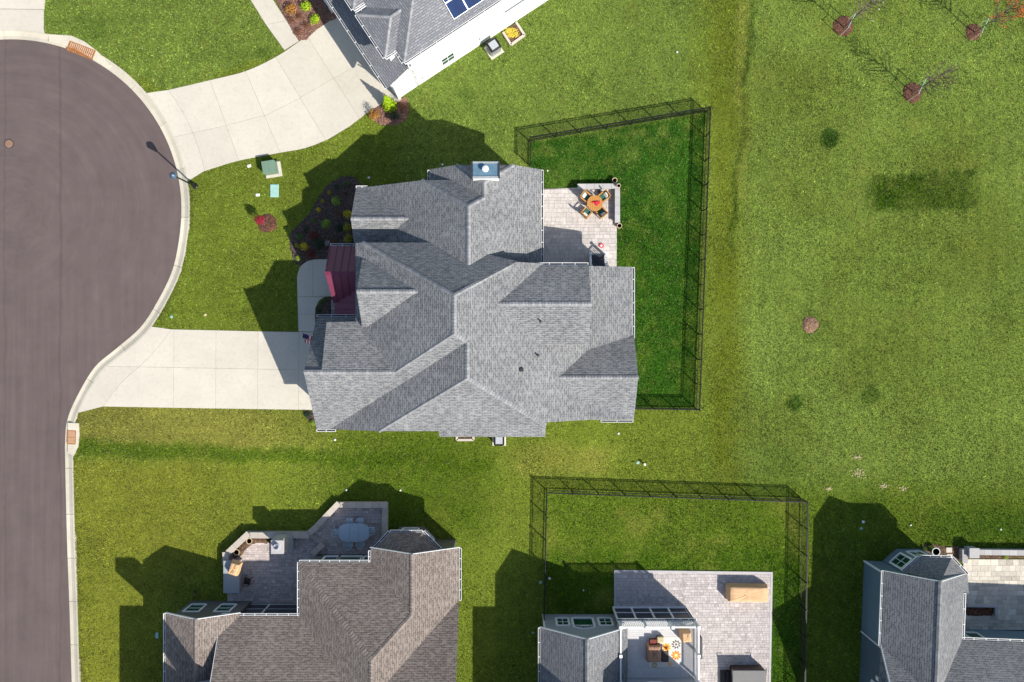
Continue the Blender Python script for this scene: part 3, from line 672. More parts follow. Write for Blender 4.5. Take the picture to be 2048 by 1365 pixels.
# garage doors, front door, windows of the main house
for y in (-3.6, -0.9):
    b = MB()
    for k in range(4): b.box(-12.70, y, 0.02 + k * 0.56, 0.05, 2.35, 0.02 + k * 0.56 + 0.54)
    b.build('garage_door', 'white_paint', mh.root)
mh.window((7.7, 2.3), (0, 1), 1.6, 1.5, 1.0, out=(1, 0), bars=(2, 2)); mh.window((7.7, -2.4), (0, 1), 1.6, 1.5, 1.0, out=(1, 0), bars=(2, 2)); mh.window((1.6, 8.2), (0, 1), 2.2, 1.7, 0.9, out=(1, 0), bars=(3, 2)); mh.window((-3.0, 11.0), (1, 0), 1.2, 1.5, 1.0, out=(0, 1), bars=(2, 2)); mh.window((-8.5, -5.5), (1, 0), 1.2, 1.5, 1.0, out=(0, -1), bars=(2, 2)); mh.window((3.2, 4.6), (1, 0), 1.4, 2.0, 0.9, out=(0, 1), bars=(2, 3))
b = MB(); b.box(-9.78, 4.45, 0.1, 0.06, 1.0, 2.2); d_ = b.build('front_door', 'maroon', mh.root)

# ------------------------------------------------------------------ the white neighbour (turned 33 degrees)
g = 1 / S
WT = rot_frame(*P2(797, 198), math.atan2(.551, .835))
wh = House('white_house', 'white sided house with solar panels and silver grey shingles', P2(860, 60), 'shingle_silver', 'cap_grey', 'siding_white', WT)
pS = lambda a, c: 6.0 + .5 * (c + .22); pW = lambda a, c: 6.0 + .5 * (a - 1.27); pN = lambda a, c: 6.0 + .5 * (11.5 - c)
wh.slope([(1.27, -.22), (22, -.22), (22, 5.64), (7.13, 5.64)], pS); wh.slope([(1.27, -.22), (7.13, 5.64), (1.27, 11.5)], pW); wh.slope([(1.27, 11.5), (7.13, 5.64), (22, 5.64), (22, 11.5)], pN)
wh.caps(v3(pS, 1.27, -.22), v3(pS, 7.13, 5.64)); wh.caps(v3(pS, 7.13, 5.64), v3(pS, 22, 5.64))
for c0, c1 in ((.72, 4.0), (4.43, 7.7)):
    m_ = (c0 + c1) / 2; hw = (c1 - c0) / 2
    bw = lambda a, c: 6.0 + .5 * (a - .45); bs = lambda a, c: 6.0 + .5 * (c - c0); bn = lambda a, c: 6.0 + .5 * (c1 - c)
    wh.slope([(.45, c0), (.45 + hw, m_), (.45, c1)], bw); wh.slope([(.45, c0), (1.3, c0), (2.95, m_), (.45 + hw, m_)], bs); wh.slope([(.45, c1), (.45 + hw, m_), (2.95, m_), (1.3, c1)], bn)
    wh.caps(v3(bs, .45, c0), v3(bs, .45 + hw, m_)); wh.caps(v3(bn, .45, c1), v3(bn, .45 + hw, m_)); wh.caps(v3(bs, .45 + hw, m_), v3(bs, 2.9, m_))
    wh.rect(.75, 3.0, c0 + .3, c1 - .3, 5.95, 3.0, foot=False)
    wh.gutter((.44, c0, 5.97), (.44, c1, 5.97), (-1, 0)); wh.gutter((.45, c0 - .02, 5.97), (1.27, c0 - .02, 5.97), (0, -1), .6); wh.gutter((.45, c1 + .02, 5.97), (1.27, c1 + .02, 5.97), (0, 1), .6)
wh.gutter((1.26, -.2, 5.97), (1.26, .7, 5.97), (-1, 0), .8); wh.gutter((1.3, -.24, 5.97), (22, -.24, 5.97), (0, -1), 1.2)
pP = lambda a, c: 3.5 + .5 * (a + .42)
wh.slope([(-.42, -.12), (1.7, -.12), (1.7, 9.2), (-.42, 9.2)], pP); wh.gutter((-.43, -.1, 3.47), (-.43, 9.2, 3.47), (-1, 0), .9)
wh.rect(0, 1.8, 0, 7.6, 3.45); wh.rect(1.55, 21.8, 0, 11.2, 5.95)
wh.profile('y', [(0, 3.3), (1.6, 3.3), (1.6, 4.35), (0.02, 3.55)], 0.0, 0.3); NOGRASS.append([WT(a, c, 0)[:2] for a, c in ((0, 0), (21.8, 0), (21.8, 11), (0, 11))])
wx = (.835, .551)
wh.window((4.35, 0), (1, 0), 0.95, 1.15, 0.75, 'glass_green', (2, 2), (0, -1))
for a, w_ in ((9.9, 1.55), (12.1, .75), (14.3, .75)): wh.window((a, 0), (1, 0), w_, .38, 2.7, 'glass_dark', (1, 1), (0, -1), .09)
for a in (1.1,): 
    b = MB(); b.tube([(1.45, -.16, 5.9), (1.5, -.14, 5.3), (1.5, -.1, 3.9)], .05, 8); mapped(WT, b); b.build('downspout', 'white_paint', wh.root)
    b = MB(); b.tube([(-.1, -.1, 3.4), (.02, -.08, 2.9), (.02, -.08, 0.2)], .05, 8); mapped(WT, b); b.build('downspout', 'white_paint', wh.root)
for a, z, w_, h_ in ((2.2, .7, .3, .5), (1.0, .5, .45, .5), (6.2, .6, .5, .3), (7.0, 1.0, .35, .5), (5.2, 1.0, .25, .35)):
    b = MB(); b.hexa([(a, -.14, z), (a + w_, -.14, z), (a + w_, .01, z), (a, .01, z), (a, -.14, z + h_), (a + w_, -.14, z + h_), (a + w_, .01, z + h_), (a, .01, z + h_)]); mapped(WT, b); b.build('meter_box', 'white_trim', wh.root)
# solar panels
for i in range(9):
    for j in range(3):
        a0 = 5.42 + i * 1.12; c0 = .16 + j * .98
        q = [(a0, c0), (a0 + 1.09, c0), (a0 + 1.09, c0 + .95), (a0, c0 + .95)]
        b = MB(); b.slab([(x, y, pS(x, y) + .13) for x, y in q], .05); mapped(WT, b); f = b.build('solar_panel', 'steel', wh.root, uv=False)
        q = [(a0 + .025, c0 + .025), (a0 + 1.065, c0 + .025), (a0 + 1.065, c0 + .925), (a0 + .025, c0 + .925)]
        b = MB(); b.slab([(x, y, pS(x, y) + .136) for x, y in q], .02); mapped(WT, b); b.build('cell_sheet', 'solar', f, uv=False)
# porch railing north of the garage bays
for c in (7.75, 8.6, 9.5, 10.4):
    b = MB(); b.box(-.55, c, 0, .13, .13, 1.1); mapped(WT, b); b.build('porch_post', 'white_paint', wh.root)
for a, z in ((-.55, .2), (-.55, .98)): wh.bar('porch_rail', (a, 7.75, z), (a, 10.4, z), .09, .07, 'white_paint')
wh.bar('porch_rail', (-.55, 7.75, .98), (.3, 7.75, .98), .09, .07, 'white_paint'); wh.bar('porch_rail', (-.55, 7.75, .2), (.3, 7.75, .2), .09, .07, 'white_paint')
for i in range(22):
    b = MB(); b.box(-.55, 7.86 + i * .118, .25, .04, .04, 1.0); mapped(WT, b); b.build('baluster', 'white_paint', wh.root)
b = MB(); b.box(1.0, 9.2, .0, 3.0, 3.0, .18); mapped(WT, b); b.build('porch_floor', 'concrete', wh.root); NOGRASS.append([WT(a, c, 0)[:2] for a, c in ((-.7, 7), (2, 7), (2, 11), (-.7, 11))])

# ------------------------------------------------------------------ brown shingled house
bh = House('brown_house', 'dark taupe house with brown shingle roof and walled stone patio', P2(650, 1250), 'shingle_brown', 'cap_brown', 'siding_taupe')
XW, XE, YN = -399 * g, -100 * g, -416 * g; pb = .57; xm = (XW + XE) / 2; hz = 3.5 + pb * (xm - XW); ya = YN - (xm - XW); Y_ = -34.0
fN = lambda x, y: 3.5 + pb * (YN - y); fW = lambda x, y: 3.5 + pb * (x - XW); fE = lambda x, y: 3.5 + pb * (XE - x)
bh.slope([(XW, YN), (-266 * g, YN), (xr_ := -182.5 * g, YN - (XE + 182.5 * g)), (xm, ya)], fN); bh.slope([(XW, YN), (xm, ya), (xm, Y_), (XW, Y_)], fW); xr = -182.5 * g; yh = YN - (XE - xr); bh.slope([(XE, -388 * g), (XE, -487 * g), (xr, -487 * g - (XE - xr)), (xm, -487 * g - (XE - xm)), (xm, ya), (xr, yh), (xr, -388 * g)], fE)
bh.caps((XW, YN, 3.5), (xm, ya, hz), .34); bh.caps((xm, ya, hz), (-182.5 * g, YN - (XE + 182.5 * g), fE(-182.5 * g, 0)), .3); bh.caps((xm, ya, hz), (xm, Y_, hz))
zq = fE(xr, 0); bh.slope([(-265 * g, -388 * g, 3.5), (xr, -388 * g, zq), (xr, yh - .02, zq), (-265 * g, YN - .02, 3.5)]); bh.caps((xr, -388 * g, zq), (xr, yh, zq))
bh.profile('y', [(-255 * g, -.1), (-112 * g, -.1), (-112 * g, 3.55), (xr, zq - .15), (-255 * g, 3.55)], -16, -397 * g)
for ee in (-265 * g, -100 * g): bh.bar('rake_board', (ee, -387.6 * g, 3.33), (xr, -387.6 * g, zq - .17), .03, .16)
bh.gable('y', -34.0, -511 * g, -650 * g, -512 * g, 3.5, .5, ends=(0, 1))
bh.gable('x', -546 * g, -252 * g, -517 * g - 11.5, -517 * g, 3.5, .53, ends=(1, 0), over=.35, foot=True)
bh.slope([(xm, -487 * g - (XE - xm) * 1.0), (xr, -487 * g - (XE - xr)), (XE, -487 * g), (XE, -487 * g - 6), (xm, -487 * g - 6)], lambda x, y: 3.5 + pb * (-487 * g - y)); bh.rect(xm, -113 * g, -30, -495 * g, 3.6)
bh.rect(-388 * g, -114 * g, -30, -426 * g, 3.45)
bh.rect(-640 * g, -500 * g, -34, -660 * g, 6.1); b = MB(); b.box(-560 * g, -640 * g, 0, 1.4, 1.0, 9.0); b.build('chimney', 'grey_stone', bh.root)
bh.gutter((XW, YN + .02, 3.47), (-268 * g, YN + .02, 3.47), (0, 1), .6); bh.gutter((XW - .02, YN, 3.47), (XW - .02, -517 * g, 3.47), (-1, 0), .6); bh.gutter((-546 * g, -516 * g, 3.47), (XW, -516 * g, 3.47), (0, 1), .75); bh.gutter((-266 * g, YN, 3.47), (-266 * g, -394 * g, 3.47), (-1, 0), .6)
bh.gutter((-99 * g, -389 * g, 3.47), (-99 * g, -487 * g, 3.47), (1, 0), .6); bh.gutter((-651 * g, -512 * g, 3.47), (-651 * g, -30, 3.47), (-1, 0), .9)
A = tuple(P(815, 1113, 4.85)); gp = [tuple(P(x, y, 3.3)) for x, y in ((744, 1104), (780, 1065.5), (845, 1065.5), (880, 1101))]
for i in range(3): bh.slope([gp[i], gp[i + 1], A])
bh.slope([gp[3], (gp[3][0], gp[3][1] - .8, 3.5), A])
for i in range(3):
    a, c = Vector(gp[i]), Vector(gp[i + 1]); n_ = Vector((-(c - a).y, (c - a).x, 0)); bh.gutter(a + n_.normalized() * .02, c + n_.normalized() * .02, n_[:2], .6)
bayb = px([(777, 1082), (800, 1053), (849, 1053), (873, 1078), (873, 1112), (777, 1112)]); bh.walls(bayb, -.1, 3.2); NOGRASS.append(bayb)
c_ = P2(824.5, 1053); bh.window(c_, (1, 0), 1.0, 1.5, .8, 'glass_dark', (1, 1), (0, 1)); a_, b_ = P(849, 1053), P(873, 1078); m_ = (a_ + b_) / 2; d_ = (b_ - a_).normalized(); bh.window((m_.x, m_.y), d_[:2], .75, 1.5, .8, 'glass_green', (1, 2), (-d_.y, d_.x))
for x, w_, gl in ((657, .85, 'glass_dark'), (696, 1.45, 'glass_green'), (733, .6, 'glass_dark')): bh.window(((x - 1024) * g * .965, -426 * g), (1, 0), w_, 1.5, .85, gl, (1, 1), (0, 1), .16)
for x in (-616, -557): bh.window((x * g, -511 * g - .3), (1, 0), .95, 1.35, .95, 'glass_green', (1, 2), (0, 1))
yp = -517 * g - .35
for x0, x1 in ((-524, -486), (-482, -446), (-442, -409)):
    b = MB(); b.hexa([(x0 * g, yp, .15), (x1 * g, yp, .15), (x1 * g, yp + .03, .15), (x0 * g, yp + .03, .15), (x0 * g, yp, 3.2), (x1 * g, yp, 3.2), (x1 * g, yp + .03, 3.2), (x0 * g, yp + .03, 3.2)]); b.build('porch_screen', 'screen', bh.root)
for x in (-526, -484, -444, -407): bh.bar('screen_post', (x * g, yp + .03, .1), (x * g, yp + .03, 3.25), .10, .08, 'white_trim' if x in (-526, -484) else 'slat_dark')
for z in (.1, 1.1): bh.bar('screen_rail', (-524 * g, yp + .05, z), (-409 * g, yp + .05, z), .06, .05, 'white_trim' if z < 1 else 'ac_grey')
bh.bar('corner_board', (-640 * g, yp + .03, 0), (-640 * g, yp + .03, 3.4), .12, .1); bh.bar('corner_board', (-118 * g, -400 * g, 0), (-118 * g, -400 * g, 3.4), .12, .1)

# ------------------------------------------------------------------ pale grey house with roof deck
gh = House('deck_house', 'pale grey sided house with white railed deck over a screened porch', P2(1240, 1330), 'shingle_slate', 'cap_slate', 'siding_pale')
gh.gable('y', -45.0, -538 * g, 54 * g, 217 * g, 3.5, .74, ends=(0, 1)); gh.gutter((53 * g, -539 * g, 3.47), (53 * g, -30, 3.47), (-1, 0), .9)
gh.rect(64 * g, 210 * g, -45, -660 * g, 6.0); gh.rect(215 * g, 345 * g, -45, -638 * g, 6.3); gh.slope([(205 * g, -637 * g, 6.4), (347 * g, -637 * g, 6.4), (347 * g, -34, 7.6), (205 * g, -34, 7.6)])
wy = -538 * g - .3
for x, w_, gl in ((1126, .72, 'glass_green'), (1212, .78, 'glass_green')): gh.window(((x - 1024) * g * .965, wy), (1, 0), w_, 1.3, .95, gl, (2, 2), (0, 1), .14)
gh.window(((1167 - 1024) * g * .965, wy), (1, 0), 1.3, 1.35, .95, 'glass_green', (1, 1), (0, 1), .16)
cxw = (1167 - 1024) * g * .965; arch = [(cxw + .82 * math.cos(t), 2.42 + .52 * math.sin(t)) for t in [math.pi * i / 16 for i in range(17)]]; arch2 = [(cxw + .64 * math.cos(t), 2.48 + .38 * math.sin(t)) for t in [math.pi * i / 16 for i in range(17)]]
b = MB(); k = len(arch); b.v = [(u, wy, z) for u, z in arch] + [(u, wy + .06, z) for u, z in arch]; b.face(list(range(k))); b.face(list(range(2 * k - 1, k - 1, -1)))
for i in range(k): b.face([i, (i + 1) % k, k + (i + 1) % k, k + i])
f = b.build('window', 'white_trim', gh.root, uv=False); f['label'] = 'half round fan window above the middle window'
b = MB(); b.v = [(u, wy + .075, z) for u, z in arch2] + [(u, wy + .03, z) for u, z in arch2]; b.face(list(range(k))); b.face(list(range(2 * k - 1, k - 1, -1)))
for i in range(k): b.face([i, (i + 1) % k, k + (i + 1) % k, k + i])
b.build('pane', 'glass_dark', f, uv=False)
b = MB()
for t in (math.pi * q / 6 for q in range(1, 6)): b.beam((cxw, wy + .08, 2.48), (cxw + .62 * math.cos(t), wy + .08, 2.48 + .37 * math.sin(t)), .025, .02)
b.build('glazing_bar', 'white_trim', f, uv=False)
# screened porch and deck
x0, x1, y0, y1, dz = 202 * g, 347 * g, -638 * g, -532 * g, 3.0
NOGRASS.append([(x0, y0), (x1, y0), (x1, y1), (x0, y1)])
b = MB(); b.box((x0 + x1) / 2, (y0 + y1) / 2, dz - .16, x1 - x0 + .15, y1 - y0 + .1, dz); gh_d = b.build('deck_floor', 'deck_grey', gh.root)
n_b = 27
for i in range(n_b):
    b = MB(); b.tint = random.uniform(.9, 1.1); yy = y0 + (y1 - y0) * (i + .5) / n_b; b.box((x0 + x1) / 2, yy, dz - .02, x1 - x0 + .12, (y1 - y0) / n_b - .008, dz + .022); b.build('deck_board', 'deck_grey', gh.root, uv=False)
for i in range(5):
    xx = x0 + (x1 - x0) * i / 4; b = MB(); b.box(xx, y1 - .06, 0, .12, .12, dz - .1); b.build('porch_post', 'white_trim', gh.root)
for yy in (y1 - .06, (y0 + y1) / 2):
    b = MB(); b.box(x1 - .02, yy, 0, .12, .12, dz - .1); b.build('porch_post', 'white_trim', gh.root)
for i in range(4):
    xa = x0 + (x1 - x0) * i / 4 + .06; xb = x0 + (x1 - x0) * (i + 1) / 4 - .06
    b = MB(); b.box((xa + xb) / 2, y1 - .09, .1, xb - xa, .02, dz - .15); b.build('porch_screen', 'screen', gh.root)
    gh.bar('screen_rail', (xa, y1 - .05, 1.0), (xb, y1 - .05, 1.0), .05, .05, 'white_trim')
b = MB(); b.box(x1 - .06, (y0 + y1) / 2, .1, .02, y1 - y0 - .1, dz - .15); b.build('porch_screen', 'screen', gh.root)
gh.bar('base_board', (x0 - .05, y1, .0), (x1 + .05, y1, .0), .10, .16, 'white_trim'); gh.gutter((x0 - .1, y1 + .06, dz - .02), (x1 + .1, y1 + .06, dz - .02), (0, 1), .5)
rp = [(x0, y1), (x0 + (x1 - x0) / 3, y1), (x0 + 2 * (x1 - x0) / 3, y1), (x1, y1), (x1, (y0 + y1) / 2), (x1, y0 + .1), (x0, (y0 + y1) / 2), (x0, y0 + .1)]
for x, y in rp:
    b = MB(); b.box(x, y, dz - .2, .14, .14, dz + 1.12); b.box(x, y, dz + 1.12, .2, .2, dz + 1.17); b.build('rail_post', 'white_paint', gh.root)
for a, c in ((rp[0], rp[3]), (rp[3], rp[5]), (rp[0], rp[7])):
    gh.bar('hand_rail', (*a, dz + 1.0), (*c, dz + 1.0), .10, .06, 'white_paint'); gh.bar('bottom_rail', (*a, dz + .1), (*c, dz + .1), .06, .06, 'white_paint')
    L = (Vector(c) - Vector(a)).length; n_ = int(L / .125)
    for i in range(1, n_): 
        pt = Vector(a).lerp(Vector(c), i / n_); b = MB(); b.box(pt.x, pt.y, dz + .14, .042, .042, dz + 1.02); b.build('baluster', 'white_paint', gh.root, uv=False)
gh.window(((1310 - 1024) * g * .93, -638 * g), (1, 0), .9, 1.3, 3.9, 'glass_dark', (1, 2), (0, 1))
gh.bar('corner_board', (62 * g, wy + .02, 0), (62 * g, wy + .02, 3.5), .12, .1)

# ------------------------------------------------------------------ blue grey house in the corner
BT = rot_frame(704 * g, -439 * g, math.radians(-2.2))
uh = House('blue_house', 'slate blue sided house with dark grey roof and angled window bay', P2(1880, 1260), 'shingle_slate', 'cap_slate', 'siding_blue', BT)
uh.gable('y', -16.0, .3, -.3, 5.1, 3.7, .75, ends=(0, 1)); uh.gutter((-.32, .3, 3.67), (-.32, -4.7, 3.67), (-1, 0), .8); uh.gutter((5.12, -1.0, 3.67), (5.12, -4.1, 3.67), (1, 0), .8)
uh.gable('x', -.3, 6.0, -13.6, -4.7, 3.7, .75, ends=(1, 0), over=.3)
uh.gable('x', 2.4, 20.0, -15.0, -4.1, 3.7, .62, ends=(0, 0), over=.5); uh.gutter((5.1, -4.08, 3.67), (18, -4.08, 3.67), (0, 1), .8)
A = tuple(P(1882, 1163, 5.35)); gp = [tuple(P(x, y, 3.6)) for x, y in ((1806, 1145), (1839.8, 1115.4), (1903, 1116.8), (1935, 1151))]
T0 = uh.T; uh.T = ID
for i in range(3): uh.slope([gp[i], gp[i + 1], A])
uh.slope([gp[3], (gp[3][0], gp[3][1] - 1.2, 3.75), A])
for i in range(3):
    a, c = Vector(gp[i]), Vector(gp[i + 1]); n_ = Vector((-(c - a).y, (c - a).x, 0)); uh.gutter(a + n_.normalized() * .02, c + n_.normalized() * .02, n_[:2], .6)
bq = px([(1766, 1121), (1792, 1098.5), (1838, 1097.5), (1864, 1119), (1864, 1140), (1766, 1140)]); uh.walls(bq, -.1, 3.5); NOGRASS.append(bq)
for p0, p1, gl in (((1766, 1121), (1792, 1098.5), 'glass_green'), ((1792, 1098.5), (1838, 1097.5), 'glass_green'), ((1838, 1097.5), (1864, 1119), 'glass_dark')):
    a_, b_ = P(*p0), P(*p1); m_ = (a_ + b_) / 2; d_ = (b_ - a_).normalized(); uh.window((m_.x, m_.y), d_[:2], .85, 1.5, .95, gl, (2, 2), (-d_.y, d_.x), .14)
uh.T = T0
uh.window((0, -8.05), (0, 1), .5, 1.1, 2.0, 'glass_dark', (1, 3), (-1, 0)); 
b = MB(); b.hexa([(-.08, -7.4, 2.6), (.02, -7.4, 2.6), (.02, -7.15, 2.6), (-.08, -7.15, 2.6), (-.08, -7.4, 3.0), (.02, -7.4, 3.0), (.02, -7.15, 3.0), (-.08, -7.15, 3.0)]); mapped(BT, b); b.build('wall_vent', 'white_trim', uh.root)
for x, w_ in ((5.9, 1.0), (7.2, .9)): uh.window((x, -4.6), (1, 0), w_, 1.4, .95, 'glass_green', (1, 1), (0, 1), .14)
uh.bar('corner_board', (-.0, .02, 0), (-.0, .02, 3.6), .12, .1); uh.bar('downspout', (-.07, -5.0, .1), (-.07, -5.0, 3.5), .07, .07, 'white_paint')

# ------------------------------------------------------------------ paved patios
def pavers(name, polys, row, lens, mat_, z, separate, ang=0.0, edge=None, gap=0.006, border=None, var=1.0):
    root = bpy.data.objects.new(name, None); COL.objects.link(root); root['kind'] = 'structure'; root.location = (*polys[0][0], 0)
    rnd = random.Random(len(polys[0]) * 7 + int(row * 100)); joined = MB(); n_sep = 0; c_, s_ = math.cos(ang), math.sin(ang); cells = []
    for poly in polys:
        poly = ccw(poly); NOGRASS.append(poly)
        b = MB(); b.poly([(x, y, z - .022) for x, y in poly]); b.build('sand_bed', 'joint_dirt', root, uv=False)
        R = [(c_ * x + s_ * y, -s_ * x + c_ * y) for x, y in poly]; xs = [p[0] for p in R]; ys = [p[1] for p in R]
        y = min(ys)
        while y < max(ys):
            h = row * rnd.choice((1, 1.15, .85, .66)); x = min(xs) - rnd.random() * .4
            while x < max(xs):
                w = rnd.uniform(*lens); q = [(x, y), (x + w, y), (x + w, y + h), (x, y + h)]
                for i in range(len(R)):
                    q = clip(q, R[i], R[(i + 1) % len(R)], 1)
                    if len(q) < 3: break
                if len(q) >= 3 and abs(area(q)) > .004: cells.append([(c_ * u - s_ * v, s_ * u + c_ * v) for u, v in q])
                x += w
            y += h
    cells.sort(key=lambda q: q[0][0] ** 2 + q[0][1] ** 2)
    for i, q in enumerate(cells):
        tt = 1 + var * (rnd.choice((1, 1, 1, 1, .8, .9, 1.1, 1.2)) * rnd.uniform(.93, 1.06) - 1); zz = z + rnd.uniform(-.003, .003); q = inset(q, gap)
        if i < separate: b = MB(); b.tint = tt; b.prism(q, z - .06, zz); b.build('paver', mat_, root, uv=False)
        else: joined.tint = tt; joined.prism(q, z - .04, zz)
    if joined.f: o = joined.build('paver_field', mat_, root, uv=False); o['kind'] = 'stuff'
    return root
pavers('main_patio', [px([(1070, 378.5), (1157, 375.5), (1234, 370.5), (1233, 556), (1070, 556)])], .30, (.24, .52), 'paver', .05, 299, var=.55)
pavers('lower_patio', [px([(1229, 1141), (1366, 1143), (1366, 1216), (1229, 1214)]), px([(1366, 1143), (1544, 1145), (1539.5, 1400), (1366, 1400)])], .22, (.14, .34), 'paver_grey', .05, 0, var=.75)
b = MB(); b.tint = 1.08
for q in ([(1228, 1140), (1545, 1144), (1545, 1148.5), (1228, 1144.5)], [(1541, 1148.5), (1545, 1148.5), (1540.5, 1400), (1536, 1400)], [(1228, 1144.5), (1232.5, 1144.5), (1232.5, 1213), (1228, 1213)]): b.prism(px(q), -.02, .066)
o = b.build('patio_border', 'grey_stone', uv=False); o['kind'] = 'structure'
pavers('stone_patio', [px([(455, 1108), (500, 1066), (617, 1066), (650, 1125), (455, 1125)]), px([(455, 1125), (606, 1125), (606, 1206), (455, 1206)]), px([(617, 1066), (677, 1005), (776, 1005), (776, 1125), (650, 1125)])], .21, (.14, .34), 'paver_plum', .05, 0)
pavers('corner_patio', [px([(1926, 1118), (2080, 1119), (2080, 1260), (1926, 1260)])], .36, (.3, .6), 'paver_sand', .05, 250)
def stone_wall(name, label, path, w, h, mat_='coping', cat='seat wall', seg=.6, group=None, wm='stone_wall'):
    """low garden wall with separate cap stones along a pixel path (its centre line)"""
    pts = [Vector(P2(*p)) for p in path]; r = thing(name, label, cat, (*pts[0], 0), 0, group)
    b = MB()
    for a, c in zip(pts, pts[1:]):
        d = (c - a).normalized(); b.beam((*(a - d * w * .25), -.05), (*(c + d * w * .25), -.05), w * .86, h)
    b.build('wall_body', wm, r)
    for k, (a, c) in enumerate(zip(pts, pts[1:])):
        L = (c - a).length; d = (c - a).normalized(); s0 = -w / 2 if k == 0 else w * .52 ; e0 = L + w / 2; n_ = max(1, round((e0 - s0) / seg))
        for i in range(n_):
            b = MB(); b.tint = random.uniform(.88, 1.1); u0 = s0 + (e0 - s0) * i / n_ + .006; u1 = s0 + (e0 - s0) * (i + 1) / n_ - .006
            b.beam((*(a + d * u0), h - .05), (*(a + d * u1), h - .05), w, .07); b.build('cap_stone', mat_, r, uv=False)
    return r
stone_wall('seat_wall', 'L-shaped grey seat wall wrapping the wooden patio table', [(1159, 376), (1233, 375.5), (1233, 443)], .36, .52, 'grey_stone', wm='grey_stone')
stone_wall('seat_wall', 'angled stone seat wall around the planter and fireplace', [(457, 1119), (457, 1106), (499, 1067), (617, 1067), (634, 1053)], .42, .62)
stone_wall('seat_wall', 'stone seat wall around the oval dining table', [(640, 1046), (677, 1008), (772, 1008), (772, 1070)], .40, .50)
stone_wall('garden_step', 'stone step between the two terrace levels', [(625, 1071), (643, 1084)], .34, .18, cat='step')
stone_wall('seat_wall', 'short stone pier beside the terrace step', [(645, 1089), (632, 1101)], .40, .5)
stone_wall('planter_wall', 'grey stone planter wall edging the corner patio', [(1922, 1118), (1922, 1101), (2070, 1103)], .38, .5, 'grey_stone', 'planter', wm='grey_stone')
stone_wall('planter_wall', 'low timber edge of the dark planter beside the corner patio', [(1933, 1209), (1988, 1210), (1988, 1229)], .2, .3, 'grey_stone', 'planter', wm='grey_stone')
bed('planter_soil', px([(1927, 1107), (2070, 1109), (2070, 1117), (1927, 1116)]), 'soil', z=.2, seed=21); bed('planter_soil', px([(1932, 1212), (1985, 1212), (1985, 1232), (1932, 1232)]), 'mulch_ring', z=.15, seed=22); bed('planter_soil', px([(463, 1112), (465, 1104), (499, 1073), (545, 1073), (545, 1088), (506, 1090), (480, 1116), (464, 1118)]), 'soil', z=.12, seed=23)
p = P(1936, 1101); b = MB(); r = thing('wall_pier', 'square grey stone pier capping the planter wall', 'pier', (p.x, p.y, 0)); b.box(0, 0, 0, .62, .62, .74); b.build('pier_body', 'grey_stone', r, local=True); b = MB(); b.box(0, 0, .74, .70, .70, .81); b.build('cap_stone', 'grey_stone', r, local=True)
for i, (x, y) in enumerate(((1897, 1100), (1898, 1113))):
    p = P(x, y); b = MB(); b.box(0, 0, -.03, .42, .36, .07); o = b.build('stepping_stone', 'paver_sand', bevel=.01); o.location = (p.x, p.y, .02); tag(o, ('pale stepping stone at the lawn edge of the bed', 'pale stepping stone beside the blue house gutter')[i], 'stepping stone', 'stepping stones by the blue house')

# ------------------------------------------------------------------ teak dining set
tc = P(1190, 407, .75)
r = thing('round_table', 'round slatted wooden table on the pale patio', 'table', (tc.x, tc.y, .05)); R_ = .56
for i in range(9):
    x0 = -R_ + i * 2 * R_ / 9 + .005; x1 = -R_ + (i + 1) * 2 * R_ / 9 - .005
    top = [(x, math.sqrt(max(R_ * R_ - x * x, 1e-4))) for x in (x0, (x0 + x1) / 2, x1)]; b = MB(); b.prism([(x, -y) for x, y in top] + top[::-1], .68, .72); b.build('slat', 'teak', r, local=True)
b = MB(); b.lathe([(R_ * .93, .63), (R_ * .93, .68), (R_ * .86, .68), (R_ * .86, .63)], n=28); b.build('apron', 'teak', r, local=True)
for a in range(4):
    t = a * math.pi / 2 + .78; b = MB(); b.box(.42 * math.cos(t), .42 * math.sin(t), 0, .07, .07, .66, t); b.build('leg', 'teak', r, local=True)
b = MB(); k = 14; ring = []
for i in range(k):
    t = 2 * math.pi * i / k; rr = random.choice((.12, .30, .22)) * random.uniform(.85, 1.1); ring.append((rr * math.cos(t) * 1.15, rr * math.sin(t)))
b.v = [(0, 0, .14)] + [(x * .5, y * .5, .05 + random.uniform(0, .07)) for x, y in ring] + [(x, y, .003 + random.uniform(0, .03)) for x, y in ring]
for i in range(k):
    j = (i + 1) % k; b.face([0, 1 + i, 1 + j]); b.face([1 + i, 1 + k + i, 1 + k + j, 1 + j])
o = b.build('red_cloth', 'red_cloth', uv=False); o.location = (tc.x + .06, tc.y + .06, .77); tag(o, 'crumpled red cloth lying on the round wooden table', 'cloth')
